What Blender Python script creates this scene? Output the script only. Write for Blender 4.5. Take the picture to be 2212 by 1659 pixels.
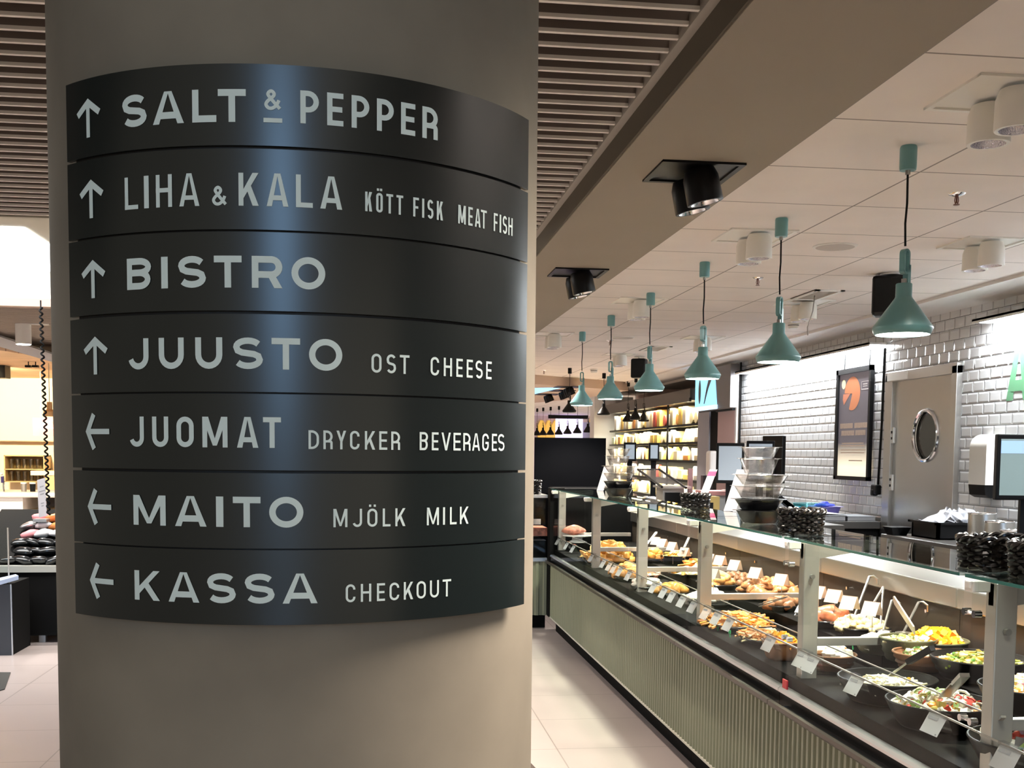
import bpy, bmesh, math, random
from mathutils import Vector, Matrix
random.seed(7)
for _o in list(bpy.data.objects): bpy.data.objects.remove(_o)
SC = bpy.context.scene
COL = SC.collection
PI = math.pi

# ------------------------------------------------------------------ camera
EYE = 1.55
FPX, CX, CY, PITCH, ROLL, YAW = 2426.35, 1110.75, 1152.53, -0.0716, 0.0093, 0.1262
_cy, _sy, _cp, _sp = math.cos(YAW), math.sin(YAW), math.cos(PITCH), math.sin(PITCH)
FWD = Vector((_sy*_cp, _cy*_cp, _sp))
_r = Vector((_cy, -_sy, 0)); _u = _r.cross(FWD)
RGT = _r*math.cos(ROLL) + _u*math.sin(ROLL)
UPV = -_r*math.sin(ROLL) + _u*math.cos(ROLL)
camd = bpy.data.cameras.new('camera'); cam = bpy.data.objects.new('camera', camd); COL.objects.link(cam)
camd.sensor_fit = 'HORIZONTAL'; camd.sensor_width = 36.0
camd.lens = FPX/2212*36.0
camd.shift_x = (1106-CX)/2212
camd.shift_y = (CY-829.5)/2212
camd.clip_start = 0.05; camd.clip_end = 200
_m = Matrix((RGT, UPV, -FWD)).transposed().to_4x4(); _m.translation = (0, 0, EYE)
cam.matrix_world = _m
SC.camera = cam

def at(px, py, X=None, Y=None, Z=None):
    """the point of a real plane (x, y or z constant) that the photo shows at a pixel"""
    w = RGT*((px-CX)/FPX) - UPV*((py-CY)/FPX) + FWD
    t = X/w.x if X is not None else (Y/w.y if Y is not None else (Z-EYE)/w.z)
    return Vector((w.x*t, w.y*t, EYE+w.z*t))

# ------------------------------------------------------------------ world, view
SC.view_settings.view_transform = 'Standard'; SC.view_settings.look = 'None'
SC.view_settings.exposure = 1.8; SC.view_settings.gamma = 1.0
SC.view_settings.use_curve_mapping = False
try:
    SC.cycles.caustics_reflective = False; SC.cycles.caustics_refractive = False
    SC.cycles.sample_clamp_indirect = 4.0
    SC.cycles.max_bounces = 8; SC.cycles.transparent_max_bounces = 24; SC.cycles.diffuse_bounces = 4
except Exception: pass
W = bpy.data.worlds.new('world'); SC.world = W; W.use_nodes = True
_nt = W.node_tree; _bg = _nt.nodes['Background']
_tc = _nt.nodes.new('ShaderNodeTexCoord'); _sep = _nt.nodes.new('ShaderNodeSeparateXYZ')
_nt.links.new(_tc.outputs['Generated'], _sep.inputs[0])
def _wmath(op, a, b=None, c=None):
    n = _nt.nodes.new('ShaderNodeMath'); n.operation = op
    for i, v in enumerate((a, b, c)):
        if v is None: continue
        if isinstance(v, (int, float)): n.inputs[i].default_value = v
        else: _nt.links.new(v, n.inputs[i])
    return n.outputs[0]
# unseen daylight window: a cool band put into the world for the sign's reflection
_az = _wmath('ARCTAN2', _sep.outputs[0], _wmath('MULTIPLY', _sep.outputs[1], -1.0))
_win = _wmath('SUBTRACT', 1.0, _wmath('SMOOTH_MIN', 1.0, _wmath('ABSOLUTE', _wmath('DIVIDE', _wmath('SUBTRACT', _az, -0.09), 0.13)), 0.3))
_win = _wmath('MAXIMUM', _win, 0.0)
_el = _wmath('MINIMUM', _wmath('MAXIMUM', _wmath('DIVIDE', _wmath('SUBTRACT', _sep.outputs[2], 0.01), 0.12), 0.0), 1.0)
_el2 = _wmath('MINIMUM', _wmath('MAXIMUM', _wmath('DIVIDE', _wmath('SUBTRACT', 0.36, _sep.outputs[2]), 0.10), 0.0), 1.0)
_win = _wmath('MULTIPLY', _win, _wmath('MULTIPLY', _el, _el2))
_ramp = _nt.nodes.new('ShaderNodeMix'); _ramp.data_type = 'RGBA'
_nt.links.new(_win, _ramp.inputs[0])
_side = _wmath('MINIMUM', _wmath('MAXIMUM', _wmath('MULTIPLY_ADD', _sep.outputs[0], 0.55, 0.85), 0.42), 1.3)  # dimmer towards the left, to keep the column's left side dark
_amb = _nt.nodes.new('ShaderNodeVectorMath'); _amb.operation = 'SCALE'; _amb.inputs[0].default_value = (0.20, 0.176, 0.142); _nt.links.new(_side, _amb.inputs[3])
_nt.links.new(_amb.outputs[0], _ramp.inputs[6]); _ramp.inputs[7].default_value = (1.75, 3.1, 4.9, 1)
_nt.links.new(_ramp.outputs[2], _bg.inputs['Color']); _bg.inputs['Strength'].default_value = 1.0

def lamp(name, kind, loc, energy, color=(1, 1, 1), size=0.1, size_y=None, rot=(0, 0, 0), spot=None, blend=0.5, parent=None, target=None):
    d = bpy.data.lights.new(name, kind); d.energy = energy; d.color = color
    if kind == 'AREA':
        d.size = size
        if size_y: d.shape = 'RECTANGLE'; d.size_y = size_y
    else: d.shadow_soft_size = size
    if kind == 'SPOT': d.spot_size = spot; d.spot_blend = blend
    o = bpy.data.objects.new(name, d); COL.objects.link(o); o.location = loc; o.rotation_euler = rot
    if target is not None:
        o.rotation_euler = (Vector(target)-Vector(loc)).to_track_quat('-Z', 'Y').to_euler()
    if parent is not None: o.parent = parent; o.location = Vector(loc)-parent.location
    return o

# ------------------------------------------------------------------ materials
MATS = {}
def _new(name):
    m = bpy.data.materials.new(name); m.use_nodes = True; MATS[name] = m
    return m, m.node_tree, m.node_tree.nodes['Principled BSDF']
def mat(name, col, rough=0.5, metal=0.0, spec=0.5, var=0.0, scale=8.0, bump=0.0, col2=None, emit=None, es=0.0, coat=0.0, stretch=None, detail=4.0, sss=0.0):
    m, nt, b = _new(name)
    b.inputs['Base Color'].default_value = (*col, 1); b.inputs['Roughness'].default_value = rough
    b.inputs['Metallic'].default_value = metal; b.inputs['Specular IOR Level'].default_value = spec
    b.inputs['Coat Weight'].default_value = coat
    if var > 0 or col2 or bump > 0:
        tc = nt.nodes.new('ShaderNodeTexCoord'); no = nt.nodes.new('ShaderNodeTexNoise')
        no.inputs['Scale'].default_value = scale; no.inputs['Detail'].default_value = detail
        if stretch:
            mp = nt.nodes.new('ShaderNodeMapping'); mp.inputs['Scale'].default_value = stretch
            nt.links.new(tc.outputs['Object'], mp.inputs[0]); nt.links.new(mp.outputs[0], no.inputs['Vector'])
        else: nt.links.new(tc.outputs['Object'], no.inputs['Vector'])
        if var > 0 or col2:
            r = nt.nodes.new('ShaderNodeValToRGB'); nt.links.new(no.outputs['Fac'], r.inputs[0])
            c2 = col2 if col2 else tuple(min(1, c*(1+var)) for c in col)
            c1 = col if col2 else tuple(c*(1-var) for c in col)
            r.color_ramp.elements[0].position = 0.35; r.color_ramp.elements[1].position = 0.65
            r.color_ramp.elements[0].color = (*c1, 1); r.color_ramp.elements[1].color = (*c2, 1)
            nt.links.new(r.outputs[0], b.inputs['Base Color'])
        if bump > 0:
            bp = nt.nodes.new('ShaderNodeBump'); bp.inputs['Strength'].default_value = bump; bp.inputs['Distance'].default_value = 0.01
            nt.links.new(no.outputs['Fac'], bp.inputs['Height']); nt.links.new(bp.outputs[0], b.inputs['Normal'])
    if emit:
        b.inputs['Emission Color'].default_value = (*emit, 1); b.inputs['Emission Strength'].default_value = es
    return m
def glassmat(name, tint=(1, 1, 1), refl=1.0, rough=0.0, base=0.04, k=1.0):
    """thin clear pane: transparent, with a mirror share that grows towards grazing view (Schlick)"""
    m = bpy.data.materials.new(name); m.use_nodes = True; nt = m.node_tree; MATS[name] = m
    nt.nodes.remove(nt.nodes['Principled BSDF']); out = nt.nodes['Material Output']
    t = nt.nodes.new('ShaderNodeBsdfTransparent'); t.inputs[0].default_value = (*tint, 1)
    g = nt.nodes.new('ShaderNodeBsdfGlossy'); g.inputs['Roughness'].default_value = rough
    lw = nt.nodes.new('ShaderNodeLayerWeight'); lw.inputs['Blend'].default_value = 0.5
    pw = nt.nodes.new('ShaderNodeMath'); pw.operation = 'POWER'; pw.inputs[1].default_value = 5.0; nt.links.new(lw.outputs['Facing'], pw.inputs[0])
    mu = nt.nodes.new('ShaderNodeMath'); mu.operation = 'MULTIPLY_ADD'; mu.inputs[1].default_value = (1-base)*k; mu.inputs[2].default_value = base*refl; mu.use_clamp = True
    nt.links.new(pw.outputs[0], mu.inputs[0])
    mx = nt.nodes.new('ShaderNodeMixShader'); nt.links.new(mu.outputs[0], mx.inputs[0])
    nt.links.new(t.outputs[0], mx.inputs[1]); nt.links.new(g.outputs[0], mx.inputs[2]); nt.links.new(mx.outputs[0], out.inputs[0])
    return m
def emat(name, col, s):
    return mat(name, (0.02, 0.02, 0.02), 0.6, emit=col, es=s)
def gridmat(name, base, line, pitch, off, width, axes='XY', rough=0.5, var=0.04, spec=0.4, brick=False, bevel=0.0, vscale=3.0):
    """flat colour with thin joint lines laid out in metres in object space"""
    m, nt, b = _new(name)
    b.inputs['Roughness'].default_value = rough; b.inputs['Specular IOR Level'].default_value = spec
    tc = nt.nodes.new('ShaderNodeTexCoord'); sp = nt.nodes.new('ShaderNodeSeparateXYZ'); nt.links.new(tc.outputs['Object'], sp.inputs[0])
    def mth(op, a, bb=None):
        n = nt.nodes.new('ShaderNodeMath'); n.operation = op
        for i, v in enumerate((a, bb)):
            if v is None: continue
            if isinstance(v, (int, float)): n.inputs[i].default_value = v
            else: nt.links.new(v, n.inputs[i])
        return n.outputs[0]
    A = sp.outputs['XYZ'.index(axes[0])]; B = sp.outputs['XYZ'.index(axes[1])]
    vb = mth('DIVIDE', mth('SUBTRACT', B, off[1]), pitch[1])
    va = mth('DIVIDE', mth('SUBTRACT', A, off[0]), pitch[0])
    if brick:
        va = mth('ADD', va, mth('MULTIPLY', mth('MODULO', mth('FLOOR', mth('ADD', vb, 100.0)), 2.0), 0.5))
    def dist(v, p):
        f = mth('FRACT', mth('ADD', v, 1000.0)); return mth('MULTIPLY', mth('MINIMUM', f, mth('SUBTRACT', 1.0, f)), p)
    d = mth('MINIMUM', dist(va, pitch[0]), dist(vb, pitch[1]))
    fac = mth('LESS_THAN', d, width/2)
    no = nt.nodes.new('ShaderNodeTexNoise'); no.inputs['Scale'].default_value = vscale; nt.links.new(tc.outputs['Object'], no.inputs['Vector'])
    r = nt.nodes.new('ShaderNodeValToRGB'); nt.links.new(no.outputs['Fac'], r.inputs[0])
    r.color_ramp.elements[0].position = 0.3; r.color_ramp.elements[1].position = 0.7
    r.color_ramp.elements[0].color = (*[c*(1-var) for c in base], 1); r.color_ramp.elements[1].color = (*[min(1, c*(1+var)) for c in base], 1)
    mx = nt.nodes.new('ShaderNodeMix'); mx.data_type = 'RGBA'; nt.links.new(fac, mx.inputs[0]); nt.links.new(r.outputs[0], mx.inputs[6])
    mx.inputs[7].default_value = (*line, 1); nt.links.new(mx.outputs[2], b.inputs['Base Color'])
    if bevel > 0:
        h = mth('MINIMUM', mth('DIVIDE', mth('SUBTRACT', d, width/2), bevel), 1.0)
        h = mth('MAXIMUM', h, 0.0)
        bp = nt.nodes.new('ShaderNodeBump'); bp.inputs['Strength'].default_value = 1.0; bp.inputs['Distance'].default_value = 0.005
        nt.links.new(h, bp.inputs['Height']); nt.links.new(bp.outputs[0], b.inputs['Normal'])
    return m

# ------------------------------------------------------------------ mesh builder
class MB:
    def __init__(s): s.v = []; s.f = []; s.m = []
    def add(s, vs, fs, mi=0):
        o = len(s.v); s.v += [tuple(p) for p in vs]
        for f in fs: s.f.append([i+o for i in f]); s.m.append(mi)
        return s
    def box(s, lo, hi, mi=0):
        x0, y0, z0 = lo; x1, y1, z1 = hi
        return s.add([(x0,y0,z0),(x1,y0,z0),(x1,y1,z0),(x0,y1,z0),(x0,y0,z1),(x1,y0,z1),(x1,y1,z1),(x0,y1,z1)],
                     [(0,3,2,1),(4,5,6,7),(0,1,5,4),(1,2,6,5),(2,3,7,6),(3,0,4,7)], mi)
    def cbox(s, c, size, rot=(0,0,0), mi=0):
        M = Matrix.Translation(c) @ (Matrix.Rotation(rot[2],4,'Z') @ Matrix.Rotation(rot[1],4,'Y') @ Matrix.Rotation(rot[0],4,'X'))
        hx, hy, hz = [v/2 for v in size]
        vs = [M @ Vector((x,y,z)) for z in (-hz,hz) for x,y in ((-hx,-hy),(hx,-hy),(hx,hy),(-hx,hy))]
        return s.add(vs, [(0,3,2,1),(4,5,6,7),(0,1,5,4),(1,2,6,5),(2,3,7,6),(3,0,4,7)], mi)
    def lathe(s, prof, c=(0,0,0), n=24, mi=0, sq=0.0, sx=1.0, sy=1.0, rot=0.0, M=None):
        """profile of (r, z); sq > 0 squares the plan"""
        vs = []; fs = []; k = len(prof)
        for i in range(n):
            a = 2*PI*i/n + rot
            ca, sa = math.cos(a), math.sin(a)
            q = 1.0
            if sq > 0: q = (abs(math.cos(2*PI*i/n))**(2/(1-sq)) + abs(math.sin(2*PI*i/n))**(2/(1-sq)))**(-(1-sq)/2)
            for r, z in prof:
                p = Vector((r*q*ca*sx, r*q*sa*sy, z))
                if M is not None: p = M @ p
                vs.append((p.x+c[0], p.y+c[1], p.z+c[2]))
        for i in range(n):
            j = (i+1) % n
            for t in range(k-1):
                fs.append((i*k+t, j*k+t, j*k+t+1, i*k+t+1))
        if prof[0][0] > 1e-6: fs.append([i*k for i in range(n)][::-1])
        if prof[-1][0] > 1e-6: fs.append([i*k+k-1 for i in range(n)])
        return s.add(vs, fs, mi)
    def shell(s, prof, c=(0,0,0), n=24, mi=0, **kw):
        """open profile of revolution without end caps"""
        o = len(s.f); s.lathe(prof, c, n, mi, **kw)
        while len(s.f) > o and len(s.f[-1]) == n and n > 4: s.f.pop(); s.m.pop()
        return s
    def tube(s, pts, r, n=8, mi=0, closed=False):
        pts = [Vector(p) for p in pts]; vs = []; fs = []; L = len(pts); prev = None
        for i, p in enumerate(pts):
            a = pts[i-1] if (i > 0 or closed) else p
            b = pts[(i+1) % L] if (i < L-1 or closed) else p
            d = (b-a)
            d = d.normalized() if d.length > 1e-9 else Vector((0,0,1))
            if prev is None:
                h = Vector((0,0,1)) if abs(d.z) < .9 else Vector((1,0,0))
                u = d.cross(h).normalized()
            else:
                u = prev - d*prev.dot(d); u = u.normalized() if u.length > 1e-6 else d.orthogonal().normalized()
            prev = u; w = d.cross(u); rr = r[i] if isinstance(r, (list, tuple)) else r
            for t in range(n):
                an = 2*PI*t/n; vs.append(p + u*(rr*math.cos(an)) + w*(rr*math.sin(an)))
        for i in range(L if closed else L-1):
            j = (i+1) % L
            for t in range(n): fs.append((i*n+t, i*n+(t+1)%n, j*n+(t+1)%n, j*n+t))
        if not closed: fs.append(list(range(n))[::-1]); fs.append([(L-1)*n+t for t in range(n)])
        return s.add(vs, fs, mi)
    def prism(s, poly, f0, f1, mi=0):
        """closed polygon (2D) placed by two maps (u, v) -> 3D"""
        n = len(poly); vs = [f0(*p) for p in poly] + [f1(*p) for p in poly]
        fs = [list(range(n))[::-1], [n+i for i in range(n)]] + [(i, (i+1)%n, n+(i+1)%n, n+i) for i in range(n)]
        return s.add(vs, fs, mi)
    def quad(s, a, b, c, d, mi=0): return s.add([a,b,c,d], [(0,1,2,3)], mi)
    def blob(s, c, r, n=8, m=5, seed=0, jit=0.12, M=None, mi=0):
        rnd = random.Random(seed); vs = []; fs = []
        r = (r,)*3 if isinstance(r, (int, float)) else r
        ph = [rnd.uniform(0, 6.28) for _ in range(6)]
        def P(th, la):
            d = Vector((math.cos(la)*math.cos(th), math.cos(la)*math.sin(th), math.sin(la)))
            q = 1+jit*(math.sin(3*d.x*2+ph[0])+math.sin(4*d.y+ph[1])+math.sin(5*d.z+ph[2])+.6*math.sin(7*d.x*d.y*3+ph[3]))/2
            p = Vector((d.x*r[0]*q, d.y*r[1]*q, d.z*r[2]*q))
            if M is not None: p = M @ p
            return (p.x+c[0], p.y+c[1], p.z+c[2])
        vs.append(P(0, -PI/2))
        for j in range(1, m):
            for i in range(n): vs.append(P(2*PI*i/n, -PI/2+PI*j/m))
        vs.append(P(0, PI/2)); L = len(vs)-1
        for i in range(n):
            fs.append((0, 1+(i+1)%n, 1+i)); fs.append((L, L-n+i, L-n+(i+1)%n))
            for j in range(m-2): a = 1+j*n; fs.append((a+i, a+(i+1)%n, a+n+(i+1)%n, a+n+i))
        return s.add(vs, fs, mi)
    def build(s, name, mats, parent=None, smooth=False, bevel=0.0, loc=None, angle=40):
        me = bpy.data.meshes.new(name); off = Vector(loc) if loc is not None else (parent_origin(parent) if parent is not None else Vector((0,0,0)))
        me.from_pydata([(x-off.x, y-off.y, z-off.z) for x, y, z in s.v], [], s.f)
        for mm in (mats if isinstance(mats, (list, tuple)) else [mats]): me.materials.append(mm)
        me.polygons.foreach_set('material_index', s.m)
        bm = bmesh.new(); bm.from_mesh(me); bmesh.ops.recalc_face_normals(bm, faces=bm.faces); bm.to_mesh(me); bm.free()
        if smooth:
            me.polygons.foreach_set('use_smooth', [True]*len(me.polygons)); me.set_sharp_from_angle(angle=math.radians(angle))
        me.update()
        o = bpy.data.objects.new(name, me); COL.objects.link(o)
        if parent is not None: o.parent = parent
        else: o.location = off
        if bevel > 0:
            md = o.modifiers.new('bevel', 'BEVEL'); md.width = bevel; md.segments = 2; md.limit_method = 'ANGLE'
        return o
def parent_origin(p):
    v = Vector((0,0,0))
    while p is not None: v = v + p.location; p = p.parent
    return v
def tag(o, label=None, cat=None, group=None, kind=None):
    if label: o['label'] = label
    if cat: o['category'] = cat
    if group: o['group'] = group
    if kind: o['kind'] = kind
    return o
def thing(name, loc, label, cat, group=None):
    o = bpy.data.objects.new(name, None); COL.objects.link(o); o.location = loc; o.empty_display_size = 0.05
    return tag(o, label, cat, group)
def kids(o): return [c for c in COL.objects if c.parent == o]
def dup(root, loc, label=None, rz=None, group=None, cat=None, scale=None):
    r = root.copy(); COL.objects.link(r); r.location = loc
    if rz is not None: r.rotation_euler = (0, 0, rz)
    if scale is not None: r.scale = (scale,)*3
    tag(r, label, cat, group)
    for c in root.children:
        k = c.copy()
        if c.type == 'LIGHT': k.data = c.data
        COL.objects.link(k); k.parent = r
        for g in c.children:
            q = g.copy(); COL.objects.link(q); q.parent = k
    return r
def structure(o, label=None): return tag(o, label, None, None, 'structure')
# ------------------------------------------------------------------ palette
M = {}
M['concrete'] = mat('concrete', (0.245,0.214,0.163), 0.75, var=0.17, scale=2.6, bump=0.06, detail=8, spec=0.25)
M['signplate'] = mat('sign_plate_grey', (0.0055,0.0105,0.0105), 0.28, spec=0.6)
M['signgap'] = mat('sign_gap_black', (0.004,0.004,0.004), 0.6)
M['letter'] = mat('mint_white_vinyl', (0.74,0.86,0.82), 0.6, spec=0.1)
M['slat'] = mat('slat_beige_shaded', (0.23,0.185,0.16), 0.6, spec=0.2)
M['slatedge_lit'] = mat('slat_edge_cream_lit', (0.92,0.87,0.80), 0.5, spec=0.3)  # light from the floor put into the edge colour
M['dark'] = mat('dark_void', (0.03,0.026,0.022), 0.9)
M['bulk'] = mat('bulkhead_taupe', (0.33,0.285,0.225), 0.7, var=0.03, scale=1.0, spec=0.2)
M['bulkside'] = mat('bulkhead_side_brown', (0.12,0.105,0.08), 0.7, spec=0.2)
M['trimgrey'] = mat('trim_grey', (0.42,0.39,0.34), 0.5)
M['white'] = mat('white_paint', (0.80,0.775,0.74), 0.6, spec=0.3)
M['whitelamp'] = mat('white_lacquer', (0.84,0.82,0.76), 0.4)
M['tile'] = gridmat('metro_tile', (0.70,0.71,0.72), (0.10,0.10,0.10), (0.1475,0.081), (7.529,1.893-0.0405), 0.004, 'YZ', rough=0.10, spec=0.6, brick=True, bevel=0.012, var=0.03)
M['ceil'] = gridmat('ceiling_tiles', (0.88,0.82,0.765), (0.32,0.29,0.26), (0.611,0.611), (2.105,4.82), 0.009, 'XY', rough=0.75, spec=0.15, var=0.025)
M['floor'] = gridmat('floor_tiles', (0.42,0.355,0.335), (0.25,0.21,0.19), (0.642,0.65), (0.965,5.733), 0.007, 'XY', rough=0.30, spec=0.4, var=0.05, vscale=1.5)
M['black'] = mat('black_satin', (0.004,0.004,0.0045), 0.4, spec=0.2)
M['blackmatte'] = mat('black_matte', (0.005,0.005,0.005), 0.8, spec=0.1)
M['steel'] = mat('brushed_steel', (0.58,0.57,0.55), 0.30, metal=1.0, bump=0.02, scale=60, stretch=(1,40,1))
M['steeldull'] = mat('dull_steel', (0.42,0.40,0.37), 0.42, metal=0.9)
M['chrome'] = mat('chrome', (0.85,0.85,0.86), 0.12, metal=1.0)
M['alu'] = mat('anodised_aluminium', (0.55,0.52,0.48), 0.35, metal=0.6)
M['sage'] = mat('sage_green_sheet', (0.225,0.24,0.165), 0.40, spec=0.4)
M['teal'] = mat('teal_lacquer', (0.165,0.36,0.365), 0.30, spec=0.5)
M['bulb'] = emat('lamp_diffuser', (1.0,0.97,0.9), 9.0)
M['glass'] = glassmat('clear_glass', (0.95,0.97,0.96), 1.0, base=.012, k=.20)
M['glasstop'] = glassmat('shelf_glass', (0.80,0.86,0.84), 1.1)
M['glassedge'] = mat('glass_edge_green', (0.03,0.16,0.14), 0.2)
M['acrylic'] = glassmat('acrylic', (0.86,0.86,0.87), 1.4, 0.05)
M['plastic'] = glassmat('clear_plastic', (0.88,0.87,0.86), 2.6, 0.12, base=.07)
M['paper'] = mat('white_card', (0.88,0.87,0.88), 0.6)
_pt = M['paper'].node_tree; _tl = _pt.nodes.new('ShaderNodeBsdfTranslucent'); _tl.inputs[0].default_value = (.85,.84,.85,1); _mx = _pt.nodes.new('ShaderNodeMixShader'); _mx.inputs[0].default_value = .6
_pt.links.new(_pt.nodes['Principled BSDF'].outputs[0],_mx.inputs[1]); _pt.links.new(_tl.outputs[0],_mx.inputs[2]); _pt.links.new(_mx.outputs[0],_pt.nodes['Material Output'].inputs[0])
M['print'] = mat('grey_print', (0.28,0.28,0.30), 0.7)
M['wicker'] = mat('black_wicker', (0.006,0.005,0.0045), 0.28, spec=0.5, var=0.3, scale=40)
M['terra'] = mat('terracotta', (0.26,0.12,0.06), 0.45, var=0.15, scale=14)
M['greenbowl'] = mat('olive_stoneware', (0.09,0.095,0.05), 0.35, var=0.2, scale=14)
M['deck'] = mat('black_deck', (0.005,0.005,0.005), 0.6, spec=0.05)
M['backbrown'] = mat('dark_brown_back', (0.030,0.023,0.018), 0.45, spec=0.25)

# ------------------------------------------------------------------ setting
MB().quad((-9,-6,0),(6,-6,0),(6,34,0),(-9,34,0)).build('floor', M['floor']); structure(bpy.data.objects['floor'])
c = MB(); c.box((1.39,-3,2.65),(3.86,17.8,2.70)); structure(c.build('ceiling', M['ceil']))
c = MB(); c.box((3.86,-3,2.635),(4.40,17.8,2.69)).box((3.845,-3,2.628),(3.86,17.8,2.66)); structure(c.build('trim_1', M['white']))
c = MB(); c.box((1.385,-3,2.643),(1.43,17.8,2.65)); structure(c.build('trim_2', M['white']))
# bulkhead over the aisle
c = MB(); c.box((0.85,-3,2.57),(1.385,17.8,2.72)); o = structure(c.build('bulkhead', M['bulk']))
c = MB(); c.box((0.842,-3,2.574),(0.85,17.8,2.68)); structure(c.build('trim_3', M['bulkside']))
c = MB(); c.box((0.815,-3,2.655),(0.845,9,2.69)); structure(c.build('trim_4', M['trimgrey']))
# baffle ceiling: one blade every ten centimetres, cream lower edges paled as if lit, sides darkened
c = MB()
y = 2.922-0.0993*20
while y < 5.80:
    c.box((-6,y,2.672),(0.82,y+0.012,2.80)); c.box((-6,y-0.001,2.662),(0.82,y+0.013,2.672), 1)
    y += 0.0993
structure(c.build('slatted_ceiling', [M['slat'], M['slatedge_lit']]))
c = MB(); c.box((-9,0.9,2.80),(0.85,5.81,2.84)); structure(c.build('ceiling_void', M['dark']))
# column
CCX, CCY, CR, SR = -0.1193, 1.9964, 0.403, 0.4284
c = MB(); c.lathe([(CR,0),(CR,1.0),(CR,2.0),(CR,2.9)], (CCX,CCY,0), 96); structure(c.build('column', M['concrete'], smooth=True), 'round grey concrete column carrying the curved direction sign')
# tiled wall behind the counter
c = MB(); c.box((4.30,-3,0),(4.42,7.835,2.64)).box((4.30,8.985,0),(4.42,12.93,2.64)).box((4.30,7.835,2.225),(4.42,8.985,2.64))
structure(c.build('wall_right', M['tile']))
c = MB(); c.box((4.27,12.90,0),(4.42,12.95,2.64)); structure(c.build('trim_5', M['white']))

# steel door
d = thing('door_1', (4.30,8.41,0), 'brushed steel kitchen door with round porthole in the tiled wall', 'door'); d['kind'] = 'structure'
f = MB(); f.box((4.255,7.83,0),(4.31,7.905,2.225)).box((4.255,8.865,0),(4.31,8.99,2.225)).box((4.255,7.83,2.165),(4.31,8.99,2.245)); f.build('door_frame', M['steel'], d, bevel=0.004)
lf = MB()
N = 40; pc = (8.322,1.715); pr = 0.195
ring = [(pc[0]+pr*math.cos(2*PI*i/N), pc[1]+pr*math.sin(2*PI*i/N)) for i in range(N)]
y0,y1,z0,z1 = 7.905,8.865,0.02,2.165
def outer(i):
    a = 2*PI*i/N; ca, sa = math.cos(a), math.sin(a)
    t = min(((y1-pc[0]) if ca>0 else (y0-pc[0]))/ca if abs(ca)>1e-6 else 1e9, ((z1-pc[1]) if sa>0 else (z0-pc[1]))/sa if abs(sa)>1e-6 else 1e9)
    return (pc[0]+t*ca, pc[1]+t*sa)
out = [outer(i) for i in range(N)]
lf.add([(4.285,)+p for p in ring]+[(4.285,)+p for p in out], [(i,(i+1)%N,N+(i+1)%N,N+i) for i in range(N)])
for (cy_,cz_) in ((y0,z0),(y1,z0),(y1,z1),(y0,z1)):
    k = min(range(N), key=lambda i:(out[i][0]-cy_)**2+(out[i][1]-cz_)**2)
    for a,b in ((k-1,k),(k,k+1)):
        lf.add([(4.285,)+out[a%N],(4.285,cy_,cz_),(4.285,)+out[b%N]],[(0,1,2)])
leaf = lf.build('door_leaf', M['steel'], d)
rg = MB(); Mx = Matrix.Rotation(PI/2,4,'Y')
rg.tube([(4.28,pc[0]+pr*math.cos(2*PI*i/48),pc[1]+pr*math.sin(2*PI*i/48)) for i in range(48)], 0.016, 8, closed=True); rg.build('porthole_ring', M['chrome'], d, smooth=True)
pg = MB(); pg.add([(4.30,pc[0]+pr*math.cos(2*PI*i/32),pc[1]+pr*math.sin(2*PI*i/32)) for i in range(32)],[list(range(32))]); pg.build('porthole_glass', mat('porthole_dark', (0.035,0.035,0.028), 0.08, spec=0.7), d)
for zc in (1.66,1.27):
    h = MB(); h.box((4.262,8.83,zc),(4.284,8.885,zc+0.13)); hh = h.build('hinge', M['whitelamp'], d)
    k = MB(); k.box((4.258,8.845,zc+0.03),(4.262,8.87,zc+0.05)).box((4.258,8.845,zc+0.08),(4.262,8.87,zc+0.10)); k.build('screw', M['black'], hh)
pl = MB(); pl.box((4.25,8.60,2.172),(4.256,8.95,2.235)); pl.build('header_plate', M['whitelamp'], d)

# green painted lettering on the tiles (only its left part is in the picture)
# ------------------------------------------------------------------ stroke lettering
def smooth(pts, n=6, closed=False):
    P = [Vector((p[0],p[1],0)) for p in pts]; out = []; L = len(P)
    rng = range(L if closed else L-1)
    for i in rng:
        p0 = P[(i-1)%L] if (closed or i>0) else P[i]; p1 = P[i]; p2 = P[(i+1)%L]; p3 = P[(i+2)%L] if (closed or i+2<L) else P[(i+1)%L]
        for k in range(n):
            t = k/n
            q = 0.5*((2*p1)+(p2-p0)*t+(2*p0-5*p1+4*p2-p3)*t*t+(3*p1-p0-3*p2+p3)*t*t*t); out.append((q.x,q.y))
    if not closed: out.append((P[-1].x,P[-1].y))
    return out
def arc(cx,cy,rx,ry,a0,a1,n=12): return [(cx+rx*math.cos(math.radians(a0+(a1-a0)*i/n)), cy+ry*math.sin(math.radians(a0+(a1-a0)*i/n))) for i in range(n+1)]
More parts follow.
